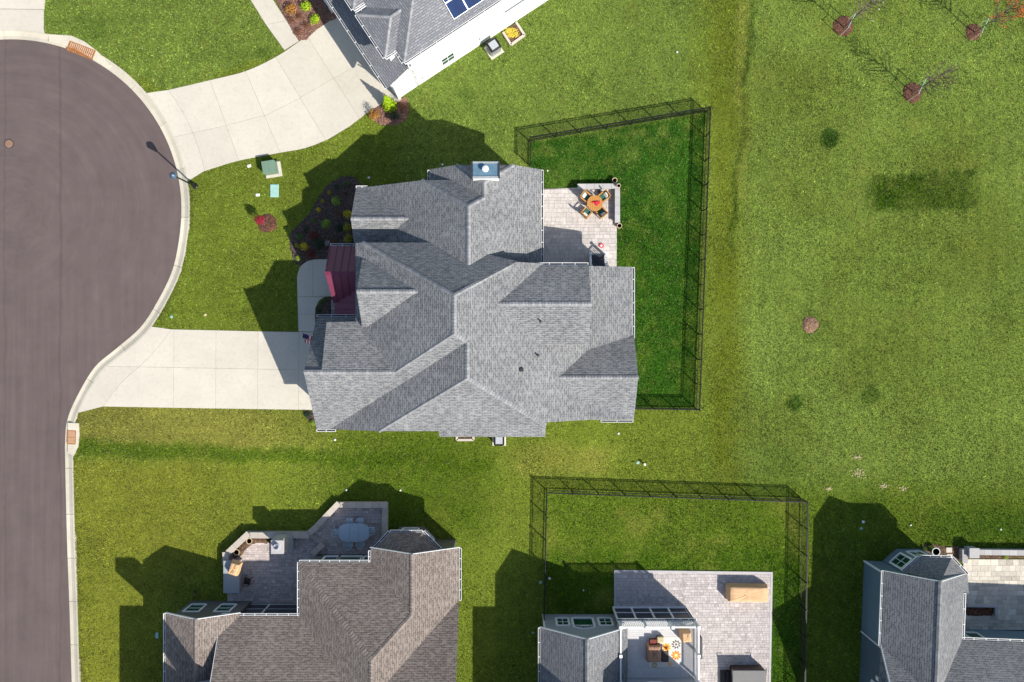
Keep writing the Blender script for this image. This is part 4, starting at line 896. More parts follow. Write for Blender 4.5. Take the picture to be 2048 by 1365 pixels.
def teak_chair(loc, rz, label, first=None):
    r = thing('patio_chair', label, 'chair', loc, rz, 'wooden chairs around the round table')
    b = MB(); b.box(0, 0, .36, .58, .56, .41); b.build('seat_frame', 'teak', r, local=True)
    b = MB(); b.box(0, .02, .41, .46, .50, .49); b.build('cushion', 'cushion_green', r, local=True, bevel=.03)
    for sx in (-1, 1):
        b = MB(); b.box(sx * .28, 0, .60, .085, .60, .635); b.build('armrest', 'teak', r, local=True)
        for sy in (-1, 1): b = MB(); b.box(sx * .265, sy * .25, 0, .06, .06, .61 if sy > 0 else .93); b.build('leg', 'teak', r, local=True)
    b = MB(); b.hexa([(-.24, -.24, .45), (.24, -.24, .45), (.24, -.16, .45), (-.24, -.16, .45), (-.24, -.36, .98), (.24, -.36, .98), (.24, -.28, .98), (-.24, -.28, .98)]); b.build('back_cushion', 'cushion_green', r, local=True, bevel=.025)
    b = MB(); b.beam((-.29, -.31, .95), (.29, -.31, .95), .06, .07); b.build('top_rail', 'teak', r, local=True)
    b = MB(); b.hexa([(-.17, -.14, .5), (.17, -.14, .5), (.17, -.02, .5), (-.17, -.02, .5), (-.17, -.27, .80), (.17, -.27, .80), (.17, -.18, .82), (-.17, -.18, .82)]); b.build('pillow', 'pillow', r, local=True, bevel=.035)
    return r
base = Vector((tc.x, tc.y, .05))
c0 = teak_chair((0, 0, 0), 0, 'wooden chair with green cushion facing away from the patio house wall')
first = True
for ang, d, lab in ((142, .80, 'green cushioned wooden chair between the table and the seat wall end'), (38, .84, 'green cushioned wooden chair tucked in the seat wall corner'), (-52, .80, 'green cushioned wooden chair beside the long side of the seat wall'), (228, .86, 'green cushioned wooden chair on the open side of the patio')):
    t = math.radians(ang); loc = base + Vector((math.cos(t), math.sin(t), 0)) * d; rz = t + math.pi / 2
    if first: c0.location = loc; c0.rotation_euler = (0, 0, rz); c0['label'] = lab; first = False
    else: dup(c0, loc, rz, lab)
p = P(1199, 384, .3); r = thing('lantern', 'small black lantern on the patio by the seat wall', 'lantern', (p.x, p.y, .05)); b = MB(); b.box(0, 0, 0, .18, .18, .03); b.build('base', 'black_metal', r, local=True); b = MB(); b.lathe([(.07, .03), (.07, .22), (.0, .22)], n=10); b.build('candle', 'cap_white', r, local=True); b = MB(); b.lathe([(.13, .26), (.02, .36), (.0, .36)], n=4); b.build('lid', 'black_metal', r, local=True)
def pot(x, y, rr, h, lab, z=0.0, mats=('terracotta', 'pot_rim'), grp='terracotta pots by the seat wall', soil='soil'):
    p = P(x, y, z + h); r = thing('flower_pot', lab, 'pot', (p.x, p.y, z), 0, grp)
    b = MB(); b.lathe([(rr * .68, 0), (rr, h), (rr * .84, h), (rr * .8, h - .06)], n=20); b.build('pot_body', mats[0], r, local=True, smooth=False)
    b = MB(); b.lathe([(rr * .98, h - .02), (rr * 1.1, h - .02), (rr * 1.1, h + .03), (rr * .9, h + .03), (rr * .88, h - .02)], n=20); b.build('rim', mats[1], r, local=True)
    b = MB(); b.lathe([(rr * .82, h - .07), (rr * .82, h - .04), (0, h - .03)], n=12); b.build('soil', soil, r, local=True)
pot(1229.5, 361, .17, .32, 'terracotta pot standing on grass outside the seat wall'); pot(1237.5, 372, .13, .22, 'small pot on top of the seat wall corner', .55); pot(1239, 452, .17, .34, 'terracotta pot at the free end of the seat wall')
pot(498.4, 1082.6, .20, .35, 'pale rimmed planter pot beside the outdoor fireplace', .1, ('terracotta', 'straw'), 'pots in the brown house planter'); pot(473, 1105, .20, .35, 'pale rimmed planter pot beside the grill counter', .1, ('terracotta', 'straw'), 'pots in the brown house planter')
pot(1872, 1104, .27, .4, 'large dark pot in the bed by the blue house', .0, ('dark_brown', 'ac_grey'), None)
p = P(1203, 492, .1); r = thing('dog_bowl', 'red round bowl on the patio paving', 'bowl', (p.x, p.y, .05)); b = MB(); b.lathe([(.15, 0), (.165, .09), (.12, .09), (.09, .03), (0, .03)], n=20); b.build('bowl_body', 'red_plastic', r, local=True)
b = MB(); b.lathe([(.085, .032), (.085, .05), (0, .055)], n=14); b.build('water', 'pillow', r, local=True)
# patio steps with white railings
r = thing('patio_steps', 'dark slatted steps with white railings at the patio door', 'steps', (P(1194, 520).x, 4.6, .05))
for i in range(4):
    y1_ = 4.95 + (4 - i) * .30
    for q in range(2): b = MB(); b.box(P(1194, 520).x, y1_ - .075 - q * .15, .05 + i * .17 + .12, 1.0, .135, .05 + i * .17 + .17); b.build('tread', 'slat_dark', r)
    b = MB(); b.box(P(1194, 520).x, y1_ - .15, .05, .96, .28, .05 + i * .17 + .115); b.build('riser', 'slat_dark', r)
for sx in (-1, 1):
    x = P(1194, 520).x + sx * .56
    for yy, zz in ((6.15, .05), (5.2, .6)):
        b = MB(); b.box(x, yy, .05, .11, .11, zz + 1.1); b.box(x, yy, zz + 1.1, .17, .17, zz + 1.16); b.build('newel_post', 'white_paint', r)
    for zz in (.15, .95): b = MB(); b.beam((x, 6.15, zz + .05), (x, 5.2, zz + .6), .08, .07); b.build('rail', 'white_paint', r)
    for i in range(1, 7): t = i / 7; b = MB(); b.box(x, 6.15 - .95 * t, .2 + .55 * t, .035, .035, 1.02 + .55 * t); b.build('baluster', 'white_paint', r)

# ------------------------------------------------------------------ brown house patio furniture
r = thing('outdoor_fireplace', 'square stone outdoor fireplace with round flue on the stone patio', 'fireplace', (*P2(563, 1083), .05))
def pbox(x0, x1, y0, y1, z0, z1, nm, m, rr=r, bevel=0.02):
    a, c = P(x0, y0, z1), P(x1, y1, z1); b = MB(); b.box((a.x + c.x) / 2, (a.y + c.y) / 2, z0, abs(c.x - a.x), abs(c.y - a.y), z1); return b.build(nm, m, rr, bevel=bevel)
pbox(545, 584, 1074, 1105, 0, .95, 'hearth', 'granite'); pbox(543, 566, 1079, 1107, .9, 2.3, 'stack', 'grey_stone'); pbox(541.5, 567.5, 1081, 1108.5, 2.3, 2.42, 'cap', 'grey_stone'); pbox(568, 574, 1078, 1106, .9, 1.5, 'mantel', 'coping')
b = MB(); p = P(553, 1093, 2.5); b.lathe([(.19, 0), (.19, .25), (.15, .25), (.14, .08), (0, .08)], (p.x, p.y, 2.42), 20); b.build('flue', 'steel', r)
r = thing('grill_counter', 'granite topped stone counter holding the covered grill', 'counter', (*P2(463, 1155), 0)); pbox(449, 477, 1124, 1186, 0, .88, 'counter_base', 'stone_wall', r); pbox(446.5, 478.5, 1122, 1187, .88, .94, 'counter_top', 'granite', r, .01)
def cover(name, label, cat, cx, cy, z0, w, d, h, mat_, rz=0.0, seed=0, taper=.93, wr=.03, sag=0.0, nx=16, ny=9, nz=5, group=None):
    """fabric cover draped over a block of furniture: creased top, folds in the skirts"""
    bm = bmesh.new(); rows = []
    prof = [(1.0, 0.0), (1.0, .35), (.985, .7), (.97, .94), (.93, 1.0)]
    per = []
    n_ = 2 * (nx + ny)
    for i in range(nx): per.append((-1 + 2 * i / nx, -1))
    for i in range(ny): per.append((1, -1 + 2 * i / ny))
    for i in range(nx): per.append((1 - 2 * i / nx, 1))
    for i in range(ny): per.append((-1, 1 - 2 * i / ny))
    rings = []
    for sc, zf in prof:
        ring = []
        for u, v in per:
            f = 1 + wr * 1.6 * noise.noise((u * 7 + seed, v * 7, zf * 1.5)) * (1.25 - zf); k_ = sc * (taper + (1 - taper) * (1 - zf)); ring.append(bm.verts.new((u * w / 2 * k_ * f, v * d / 2 * k_ * f, zf * h + (.4 * wr * noise.noise((u * 4, v * 4, seed)) if zf > .5 else 0))))
        rings.append(ring)
    last = rings[-1]
    for k2, (sc, dz_) in enumerate(((.7, .02), (.4, .01), (.15, 0))):
        ring = []
        for u, v in per: ring.append(bm.verts.new((u * w / 2 * .93 * taper * sc, v * d / 2 * .93 * taper * sc, h + dz_ + wr * 1.2 * noise.noise((math.atan2(v, u) * 4.5, sc * 2, seed)) - sag * (1 - sc))))
        rings.append(ring)
    for a, c in zip(rings, rings[1:]):
        for i in range(n_): j = (i + 1) % n_; bm.faces.new([a[i], a[j], c[j], c[i]])
    bm.faces.new(rings[-1]); bmesh.ops.recalc_face_normals(bm, faces=bm.faces)
    me = bpy.data.meshes.new(name); bm.to_mesh(me); bm.free(); me.materials.append(M[mat_]); me.polygons.foreach_set('use_smooth', [True] * len(me.polygons))
    o = bpy.data.objects.new(name, me); COL.objects.link(o); o.location = (cx, cy, z0); o.rotation_euler = (0, 0, rz); return tag(o, label, cat, group)
p = P(467, 1139, 1.4); cover('covered_grill', 'pale tan cover over the grill on the granite counter', 'grill cover', p.x, p.y, .94, .74, 1.0, .5, 'tan_cover', math.radians(-18), 3, .8, .09)
def metal_chair(loc, rz, label, mat_, group):
    r = thing('metal_chair', label, 'chair', loc, rz, group)
    b = MB(); b.box(0, 0, .42, .46, .46, .45); b.build('seat', mat_, r, local=True, bevel=.02)
    bk = [(.25 * math.cos(t), -.05 - .24 * abs(math.sin(t)), .80) for t in [math.pi * i / 8 for i in range(9)]]; bk = [(.25, .2, .64)] + bk + [(-.25, .2, .64)]
    b = MB(); b.tube(bk, .022, 6); b.build('arm_rail', mat_, r, local=True)
    for i in range(5): t = math.pi * (i + 1.5) / 7; b = MB(); b.tube([(.2 * math.cos(t), -.2, .45), (.25 * math.cos(t), -.05 - .24 * math.sin(t), .80)], .012, 5); b.build('spindle', mat_, r, local=True)
    for sx in (-1, 1):
        for sy in (-1, 1): b = MB(); b.tube([(sx * .21, sy * .2, .44), (sx * .25, sy * .24, 0)], .018, 6); b.build('leg', mat_, r, local=True)
    return r
tb = P(708, 1065.5, .74); r = thing('oval_table', 'large pale metal oval table on the walled stone terrace', 'table', (tb.x, tb.y, .05))
ov = [(max(-1.08, min(1.08, 1.12 * math.copysign(abs(math.cos(t)) ** .62, math.cos(t)))), .66 * math.copysign(abs(math.sin(t)) ** .75, math.sin(t))) for t in [2 * math.pi * i / 40 for i in range(40)]]
b = MB(); b.prism(ov, .68, .71); b.build('table_top', 'metal_table', r, local=True); b = MB(); b.box(-.3, 0, .71, .012, 1.2, .714); b.box(.3, 0, .71, .012, 1.2, .714); b.build('leaf_joint', 'dark_metal', r, local=True); b = MB(); b.lathe([(.03, .70), (.03, .716), (0, .716)], n=10); b.build('parasol_hole', 'black_metal', r, local=True)
for sx in (-.7, .7):
    for sy in (-.35, .35): b = MB(); b.tube([(sx, sy, .69), (sx * 1.05, sy * 1.1, 0)], .03, 6); b.build('leg', 'metal_table', r, local=True)
mc = None
for x, y, rz, lab in ((699, 1044, 180, 'metal chair on the far side of the oval table near the angled wall'), (720, 1043.7, 180, 'metal chair on the far side of the oval table near the straight wall'), (673, 1066, -90, 'metal chair at the table end next to the terrace step'), (743, 1061.5, 90, 'metal chair at the table end next to the long seat wall'), (698, 1090, 0, 'metal chair with its back to the house windows, near the step'), (721.7, 1089, 0, 'metal chair with its back to the house windows, near the bay')):
    p = P(x, y, .6); 
    if mc is None: mc = metal_chair((p.x, p.y, .05), math.radians(rz), lab, 'metal_table', 'metal chairs around the oval table')
    else: dup(mc, (p.x, p.y, .05), math.radians(rz), lab)
p = P(494, 1163, .5); metal_chair((p.x, p.y, .05), math.radians(75), 'black metal armchair alone beside the grill counter', 'black_metal', None)

# ------------------------------------------------------------------ deck and lower patio furniture
def at(x, y, z): p = P(x, y, z); return p.x, p.y
cover('covered_sofa', 'tan fabric cover over long furniture at the patio border', 'furniture cover', *at(1497, 1189, .8), .05, 2.9, 1.12, .86, 'tan_cover', math.radians(-1), 5, .95, .04)
DZ = 3.02
b = MB(); a, c = P(1298, 1275, DZ), P(1361, 1334, DZ); b.box((a.x + c.x) / 2, (a.y + c.y) / 2, DZ + .003, c.x - a.x, a.y - c.y, DZ + .014); rug = b.build('flower_rug', 'rug', uv=False); tag(rug, 'cream rug with large orange and yellow flowers on the deck', 'rug')
rug_root = rug
def disc_flower(cx, cy, rr, mat_, petals, z, nm='flower_print', r0=.45):
    b = MB(); n_ = petals * 4; pts = [(cx + rr * (r0 + (1 - r0) * abs(math.sin(petals * t / 2 + .3))) * math.cos(t), cy + rr * (r0 + (1 - r0) * abs(math.sin(petals * t / 2 + .3))) * math.sin(t)) for t in [2 * math.pi * i / n_ for i in range(n_)]]
    b.prism(pts, z - .002, z); o = b.build(nm, mat_, uv=False); o.parent = rug_root; return o
for x, y, rr, m1, m2, m3 in ((1352, 1311, .36, 'orange_print', 'yellow_print', 'rug'), (1333, 1295, .34, 'yellow_print', 'orange_print', 'black_metal'), (1352, 1289, .33, 'slat_dark', 'rug', 'slat_dark'), (1313, 1281, .25, 'orange_print', 'maroon', 'yellow_print'), (1340, 1328, .2, 'yellow_print', 'rug', 'orange_print'), (1309, 1330, .2, 'leaf_olive', 'rug', 'yellow_print')):
    cx, cy = at(x, y, DZ); disc_flower(cx, cy, rr, m1, 9, DZ + .018); disc_flower(cx, cy, rr * .62, m2, 8, DZ + .022); disc_flower(cx, cy, rr * .28, m3, 6, DZ + .026)
rug.name = 'flower_rug'
cover('covered_sofa', 'brown tan cover over a sofa on the flowered deck rug', 'furniture cover', *at(1309, 1310, 3.7), 3.035, .92, 1.16, .62, 'brown_cover', 0, 8, .93, .05)
cover('covered_chairs', 'tan cover over stacked chairs in the deck railing corner', 'furniture cover', *at(1374, 1276, 4.0), 3.03, .68, .72, .95, 'tan_cover', .1, 9, .9, .05)
p = at(1330, 1314, 3.5); r = thing('side_table', 'dark brown square side table beside the covered deck sofa', 'table', (*p, 3.035)); b = MB(); b.box(0, 0, .40, .5, .74, .45); b.build('table_top', 'dark_brown', r, local=True, bevel=.01)
for sx in (-1, 1):
    for sy in (-1, 1): b = MB(); b.box(sx * .21, sy * .33, 0, .05, .05, .41); b.build('leg', 'dark_brown', r, local=True)
for x, y, m_, lab in ((1306, 1285, 'maroon', 'maroon cushioned low stool on the deck rug'), (1321, 1280, 'straw', 'pale yellow patterned cushioned stool on the deck rug')):
    p = at(x, y, 3.4); r = thing('deck_stool', lab, 'stool', (*p, 3.035)); b = MB(); b.box(0, 0, .1, .46, .40, .30); b.build('seat_box', 'dark_brown', r, local=True, bevel=.02); b = MB(); b.box(0, 0, .30, .48, .42, .40); b.build('cushion', m_, r, local=True, bevel=.05)
    for sx in (-1, 1):
        for sy in (-1, 1): b = MB(); b.box(sx * .18, sy * .15, 0, .04, .04, .11); b.build('leg', 'dark_brown', r, local=True)
# hot tub at the bottom edge
a, c = P(1466, 1341, 1.0), P(1531, 1341, 1.0); w_ = c.x - a.x; cyh = a.y - w_ / 2
r = thing('hot_tub', 'large dark square hot tub with grey cover on the paved patio', 'hot tub', ((a.x + c.x) / 2, cyh, .05)); b = MB(); b.box(0, 0, 0, w_, w_, .86); b.build('tub_shell', 'dark_brown', r, local=True, bevel=.05)
for sy in (-1, 1): b = MB(); b.box(0, sy * w_ / 4, .86, w_ + .08, w_ / 2 - .01, .97); b.build('tub_cover', 'tub_grey', r, local=True, bevel=.03)
for sx in (-1, 1): b = MB(); b.tube([(sx * (w_ / 2 + .06), -w_ / 2, .5), (sx * (w_ / 2 + .06), w_ / 2 + .1, .98), (sx * (w_ / 2 - .3), w_ / 2 + .1, .98)], .03, 6); b.build('lifter_arm', 'black_metal', r, local=True)
a = P(1452, 1356, .3); r = thing('tub_steps', 'black steps standing beside the hot tub', 'steps', (a.x, a.y, .05)); 
for i in range(2): b = MB(); b.box(-.18 + i * .36, 0, 0, .36, .9, .2 + i * .2); b.build('step', 'black_metal', r, local=True, bevel=.01)
p = P(1399, 1296, .5); r = thing('storage_bench', 'dark storage bench under the deck railing', 'bench', (p.x, p.y, .05)); b = MB(); b.box(0, 0, 0, .34, 1.5, .45); b.build('box_body', 'dark_brown', r, local=True); b = MB(); b.box(0, 0, .45, .4, 1.56, .5); b.build('lid', 'slat_dark', r, local=True, bevel=.01)

# ------------------------------------------------------------------ fences
def fence(label, pxpath, h=1.28, sp=1.83):
    pts = [Vector(P2(*p)) for p in pxpath]; r = thing('metal_fence', label, 'fence', (*pts[0], 0))
    for k, (a, c) in enumerate(zip(pts, pts[1:])):
        L = (c - a).length; n_ = max(1, round(L / sp)); d = (c - a).normalized(); pick = MB()
        for i in range(n_ + (1 if k == len(pts) - 2 else 0)):
            q = a.lerp(c, i / n_); b = MB(); b.box(q.x, q.y, -.05, .06, .06, h + .05, math.atan2(d.y, d.x)); b.box(q.x, q.y, h + .05, .075, .075, h + .07, math.atan2(d.y, d.x)); b.build('post', 'black_metal', r, uv=False)
        for z in (.14, h - .20, h - .04): b = MB(); b.beam((*a, z), (*c, z), .045, .04); b.build('rail', 'black_metal', r, uv=False)
        m_ = int(L / .105)
        for i in range(1, m_): q = a.lerp(c, i / m_); pick.box(q.x, q.y, .06, .023, .023, h, math.atan2(d.y, d.x))
        o = pick.build('pickets', 'black_metal', r, uv=False, fix=False); o['kind'] = 'stuff'
fence('black picket fence enclosing the dark green yard with the wooden table', [(1060, 332), (1060, 283.5), (1413, 224.5), (1391.5, 817.5), (1262, 815)])
fence('black picket fence enclosing the yard behind the railed deck house', [(1087, 1229), (1092.5, 980), (1603.5, 998.5), (1597, 1420)])

# ------------------------------------------------------------------ plants
def leaf_mesh(name, n, rx, rz, size, seed, mat_, shape='ball', stems=9, bark='bark'):
    """foliage mesh of many small leaves round a few stems; returns (foliage mesh, stem mesh)"""
    rd = random.Random(seed); b = MB(); lob = [(rd.uniform(0, 6.28), rd.uniform(-.3, .9), rd.uniform(.1, .28)) for _ in range(7)]
    for i in range(n):
        t = rd.uniform(0, 2 * math.pi)
        if shape == 'cone': zf = rd.random() ** 1.3; rr = rx * (1.02 - zf) * (rd.random() ** .35); c = Vector((rr * math.cos(t), rr * math.sin(t), .05 + zf * rz))
        else:
            s_ = rd.uniform(-.25, 1); q = math.sqrt(max(0, 1 - s_ * s_)) if s_ > 0 else 1.0; k = rd.random() ** .4
            for a, e, w in lob: k *= 1 + w * (.5 if math.cos(t - a) > .75 and abs(s_ - e) < .5 else -.12)
            c = Vector((rx * q * k * math.cos(t), rx * q * k * math.sin(t), rz * (.32 + .62 * s_ * k)))
        n_ = (Vector((c.x / rx, c.y / rx, (c.z - rz * .3) / rz * 1.2)) + Vector((rd.uniform(-.7, .7), rd.uniform(-.7, .7), rd.uniform(-.2, .9)))).normalized()
        u = n_.orthogonal().normalized(); v = n_.cross(u); a = rd.uniform(0, 6.28); u, v = u * math.cos(a) + v * math.sin(a), v * math.cos(a) - u * math.sin(a)
        l = size * rd.uniform(.7, 1.4); w = l * .55; b.tint = rd.uniform(.6, 1.35)
        b.poly([c - u * l, c + v * w, c + u * l + n_ * l * .15, c - v * w])
    f = b.build(name + '_foliage', mat_, uv=False, fix=False)
    st = MB()
    for i in range(stems):
        t = rd.uniform(0, 6.28); st.tube([(0, 0, -.02), (rx * .3 * math.cos(t), rx * .3 * math.sin(t), rz * .35), (rx * .75 * math.cos(t), rx * .75 * math.sin(t), rz * rd.uniform(.5, .9))], .012, 4, .004)
    s2 = st.build(name + '_stems', bark, uv=False, fix=False)
    fm, sm = f.data, s2.data; bpy.data.objects.remove(f); bpy.data.objects.remove(s2); return fm, sm
PL = {}
for k, m_, n_, sz in (('lime', 'leaf_lime', 420, .045), ('green', 'leaf_green', 380, .05), ('dark', 'leaf_dark', 420, .05), ('yellow', 'leaf_yellow', 360, .055), ('olive', 'leaf_olive', 420, .05), ('red', 'leaf_red', 360, .045), ('rust', 'leaf_rust', 300, .04), ('amber', 'leaf_amber', 420, .05), ('pale', 'leaf_pale', 160, .05), ('bright', 'leaf_bright', 380, .06)):
    PL[k] = [leaf_mesh('shrub', n_, .5, .8, sz, sum(map(ord, k)) % 97 + j, m_) for j in (0, 1)]
PL['cone'] = [leaf_mesh('conifer', 1500, .55, 1.0, .05, 5, 'leaf_bright', 'cone', 3)]
PL['twig'] = [leaf_mesh('twigs', 40, .5, .8, .03, 6, 'leaf_rust', stems=60)]
cnt = 0
def shrub(kind, x, y, rpx, lab, hf=1.0, h=None, z=0.03, group=None, cat='shrub', name='shrub'):
    global cnt; cnt += 1
    rr = rpx * 1.12 / S; p = P(x, y, rr * .6); fm, sm = PL[kind][cnt % len(PL[kind])]
    r = thing(name, lab, cat, (p.x, p.y, z), random.uniform(0, 6.28), group); sc = rr / .5
    r.scale = (sc, sc, (h / .8 if h else sc * hf))
    o = bpy.data.objects.new('foliage', fm); COL.objects.link(o); o.parent = r
    o = bpy.data.objects.new('stem', sm); COL.objects.link(o); o.parent = r
    return r
G1 = 'shrubs in the dark mulch bed'
G2 = 'shrubs in the red mulch bed'
for kind, x, y, rp, lab in (('dark', 673.6, 373.7, 5.5, 'small dark green shrub at the curved tip of the dark mulch bed'), ('green', 693, 368, 6, 'dull green shrub beside the bare twiggy bush'), ('olive', 659, 386, 5, 'small olive shrub between the dark tip shrub and the lime shrub'), ('olive', 645.4, 402.7, 4.5, 'tiny olive shrub beside the small golden shrub at the bed edge'), ('yellow', 637, 420, 5, 'small golden shrub in the front row of the dark mulch bed'), ('lime', 670.6, 402, 9, 'round lime green shrub next to the bare twiggy bush'), ('rust', 675, 426.5, 6, 'rust brown dwarf shrub beside the golden shrub at the gable wall'), ('yellow', 695, 428.6, 8.5, 'golden yellow shrub against the front gable wall'), ('green', 627.4, 442, 5, 'small green shrub beside the lawn edge of the dark bed'), ('lime', 652.7, 446.7, 9, 'round lime green shrub in the middle of the dark mulch bed'), ('olive', 695, 455, 9, 'olive yellow shrub against the gable wall, beside another alike'), ('dark', 677, 456, 8, 'dark green shrub between the lime and olive shrubs'), ('dark', 612, 458.7, 6, 'small dark shrub at the lawn side of the dark bed'), ('red', 627.4, 471, 9, 'dark red shrub beside the lawn side of the dark bed'), ('green', 598.8, 474, 7, 'dark green shrub at the outer corner of the dark bed'), ('dark', 637, 487, 10, 'large dark green shrub near the porch corner'), ('rust', 668.4, 482, 7, 'rust brown shrub beside the burgundy porch roof'), ('olive', 696, 477.7, 9.5, 'olive yellow shrub against the gable wall, beside the porch roof'), ('yellow', 608, 493, 8.5, 'bright yellow shrub near the front walk'), ('red', 622, 507.8, 10, 'dark red spreading shrub beside the front walk'), ('olive', 594, 491, 5, 'small olive shrub beside the bright yellow shrub'), ('lime', 596, 515.8, 5.5, 'small lime shrub at the corner of the front walk')):
    shrub(kind, x, y, rp, lab, group=G1)
shrub('pale', 655, 487, 6, 'white flowering plant at the porch gutter end', group=G1); shrub('twig', 692, 388, 14, 'bare twiggy brown bush in the dark mulch bed', 1.2, group=G1)
shrub('green', 641, 607, 5, 'small green shrub in the curved bed by the porch', group='shrubs in the curved porch bed'); shrub('green', 650, 600, 5, 'small green shrub at the tip of the curved bed beside the walk', group='shrubs in the curved porch bed'); shrub('dark', 638, 622, 5, 'dark green shrub in the curved bed by the garage wall'); shrub('lime', 626, 846, 6, 'small lime shrub at the driveway corner of the garage'); shrub('dark', 615, 830, 6, 'dark green shrub at the driveway corner of the garage')
z12 = lambda x, y: (540 + x / 12.4, y / 12.4)
for kind, x, y, rp, lab in (('amber', 510, 220, 11, 'orange and green shrub in the red mulch bed beside the walkway'), ('bright', 885, 165, 10.5, 'bright lime shrub beside the white porch railing'), ('bright', 1110, 480, 9.5, 'bright lime shrub at the driveway end of the red mulch bed'), ('rust', 740, 410, 7, 'brown dwarf shrub between the two lime shrubs and the orange one'), ('rust', 530, 510, 7, 'brown dwarf shrub by the walkway edge of the red bed'), ('rust', 905, 640, 7, 'brown dwarf shrub beside the lime shrub by the driveway'), ('rust', 705, 795, 7, 'brown dwarf shrub in the pointed corner of the red bed')):
    shrub(kind, *z12(x, y), rp, lab, group=G2)
PLC = shrub('cone', 779, 211, 12.5, 'tall bright green conifer at the white house corner', h=2.35 * .8, cat='conifer', name='conifer')
shrub('amber', 748, 229, 11, 'orange green shrub beside the bright conifer', group=G2); shrub('pale', 738, 216, 9, 'silvery white shrub at the driveway edge by the conifer', group=G2); shrub('pale', 795, 196, 8, 'pale mauve plant against the white house corner', group=G2); shrub('rust', 806, 214, 9, 'brown shrub behind the bright conifer', group=G2); shrub('dark', 790, 232, 9, 'dark shrub in the shade of the bright conifer', group=G2)
shrub('lime', 1862, 1096, 6, 'leafy white flowered plant beside the large dark pot'); shrub('green', 1848, 1098, 5, 'dark leafy plant beside the blue house bay'); shrub('lime', 2011, 1114, 5, 'small lime plant in the corner patio planter'); shrub('rust', 1978, 1218, 6, 'rust brown shrub in the dark corner planter'); shrub('lime', 1932, 1118, 5, 'low green plant at the foot of the square pier')
shrub('twig', 391, 1184, 7, 'dead tan bush at the brown house corner', 1.3); shrub('dark', 538, 1080, 5, 'dark plant in the planter beside the fireplace')
# Japanese maple
r = shrub('red', 527, 445, 8, 'red leaved maple in a mulch ring on the front lawn', h=.9, cat='tree', name='maple_tree'); r.scale = (.001,) * 3
bpy.data.objects.remove(r.children[0]); bpy.data.objects.remove(r.children[0]); r.scale = (1, 1, 1); r.location = (*P2(534, 447), .06); r.rotation_euler = (0, 0, 0)
fm, sm = leaf_mesh('maple', 1100, .36, .9, .035, 44, 'leaf_maple'); o = bpy.data.objects.new('crown', fm); COL.objects.link(o); o.parent = r; o.location = (-.16, .05, .75)
b = MB(); b.tube([(0, 0, -.1), (-.03, .01, .5), (-.1, .03, .9), (-.16, .05, 1.4)], .03, 6, .012)
for t in range(9): a = t * .7; b.tube([(-.08, .03, .6 + .06 * t), (-.16 + .28 * math.cos(a), .05 + .28 * math.sin(a), .85 + .07 * t)], .012, 4, .004)
b.build('trunk', 'bark', r, local=True, uv=False)
# staked saplings
def sapling(x, y, lab, hgt, seed, leaf=None, nleaf=0):
    rd = random.Random(seed); p = P(x, y); r = thing('sapling', lab, 'tree', (p.x, p.y, .05), 0, 'staked saplings on the open lawn')
    b = MB(); b.tube([(0, 0, -.1), (.02, .01, hgt * .3), (-.03, .03, hgt * .6), (.02, .0, hgt)], .045, 7, .012); b.build('trunk', 'bark', r, local=True, uv=False)
    b = MB(); tips = []
    for i in range(34):
        z = hgt * rd.uniform(.30, .97); a = rd.uniform(0, 6.28); L = (1.05 - z / hgt) * hgt * .42 + .25; q = [(0, 0, z), (L * .45 * math.cos(a), L * .45 * math.sin(a), z + L * .45), (L * .75 * math.cos(a + .2), L * .75 * math.sin(a + .2), z + L * .95)]
        b.tint = 1.1; b.tube(q, .024, 4, .009); tips.append(q)
        for k in range(4): f = rd.uniform(.35, 1); s0 = Vector(q[1]).lerp(Vector(q[2]), f); e = s0 + Vector((rd.uniform(-.3, .3), rd.uniform(-.3, .3), rd.uniform(.1, .35))); b.tube([s0, e], .011, 3, .006); tips.append([s0, s0.lerp(e, .5), e])
    br = b.build('branches', 'bark', r, local=True, uv=False, fix=False); br['kind'] = 'stuff'
    if leaf:
        b = MB()
        for i in range(nleaf):
            q = rd.choice(tips); c = Vector(q[1]).lerp(Vector(q[2]), rd.random()) + Vector((rd.uniform(-.12, .12), rd.uniform(-.12, .12), rd.uniform(-.12, .12))); n_ = Vector((rd.uniform(-1, 1), rd.uniform(-1, 1), rd.uniform(.2, 1))).normalized(); u = n_.orthogonal().normalized() * rd.uniform(.035, .06); v = n_.cross(u); b.tint = rd.uniform(.6, 1.3); b.poly([c - u, c + v * .7, c + u, c - v * .7])
        b.build('crown', leaf, r, local=True, uv=False, fix=False)
    for a in (1.1, 1.1 + math.pi):
        b = MB(); b.tube([(.62 * math.cos(a), .62 * math.sin(a), -.1), (.60 * math.cos(a), .60 * math.sin(a), 1.5)], .027, 6); b.build('stake', 'wood_stake', r, local=True, uv=False)
        b = MB(); b.tube([(.6 * math.cos(a), .6 * math.sin(a), 1.38), (.02, .01, 1.3)], .022, 5); b.build('tie_strap', 'lid_teal', r, local=True, uv=False)
sapling(1687, 57, 'bare staked sapling with silvery trunk and a wide open mulch ring', 5.2, 3, 'leaf_pale', 40); sapling(1824, 186, 'small bare staked sapling with teal tie straps', 5.0, 5, 'leaf_rust', 60); sapling(1947, 67, 'staked sapling carrying orange autumn leaves', 5.2, 8, 'leaf_orange', 520)

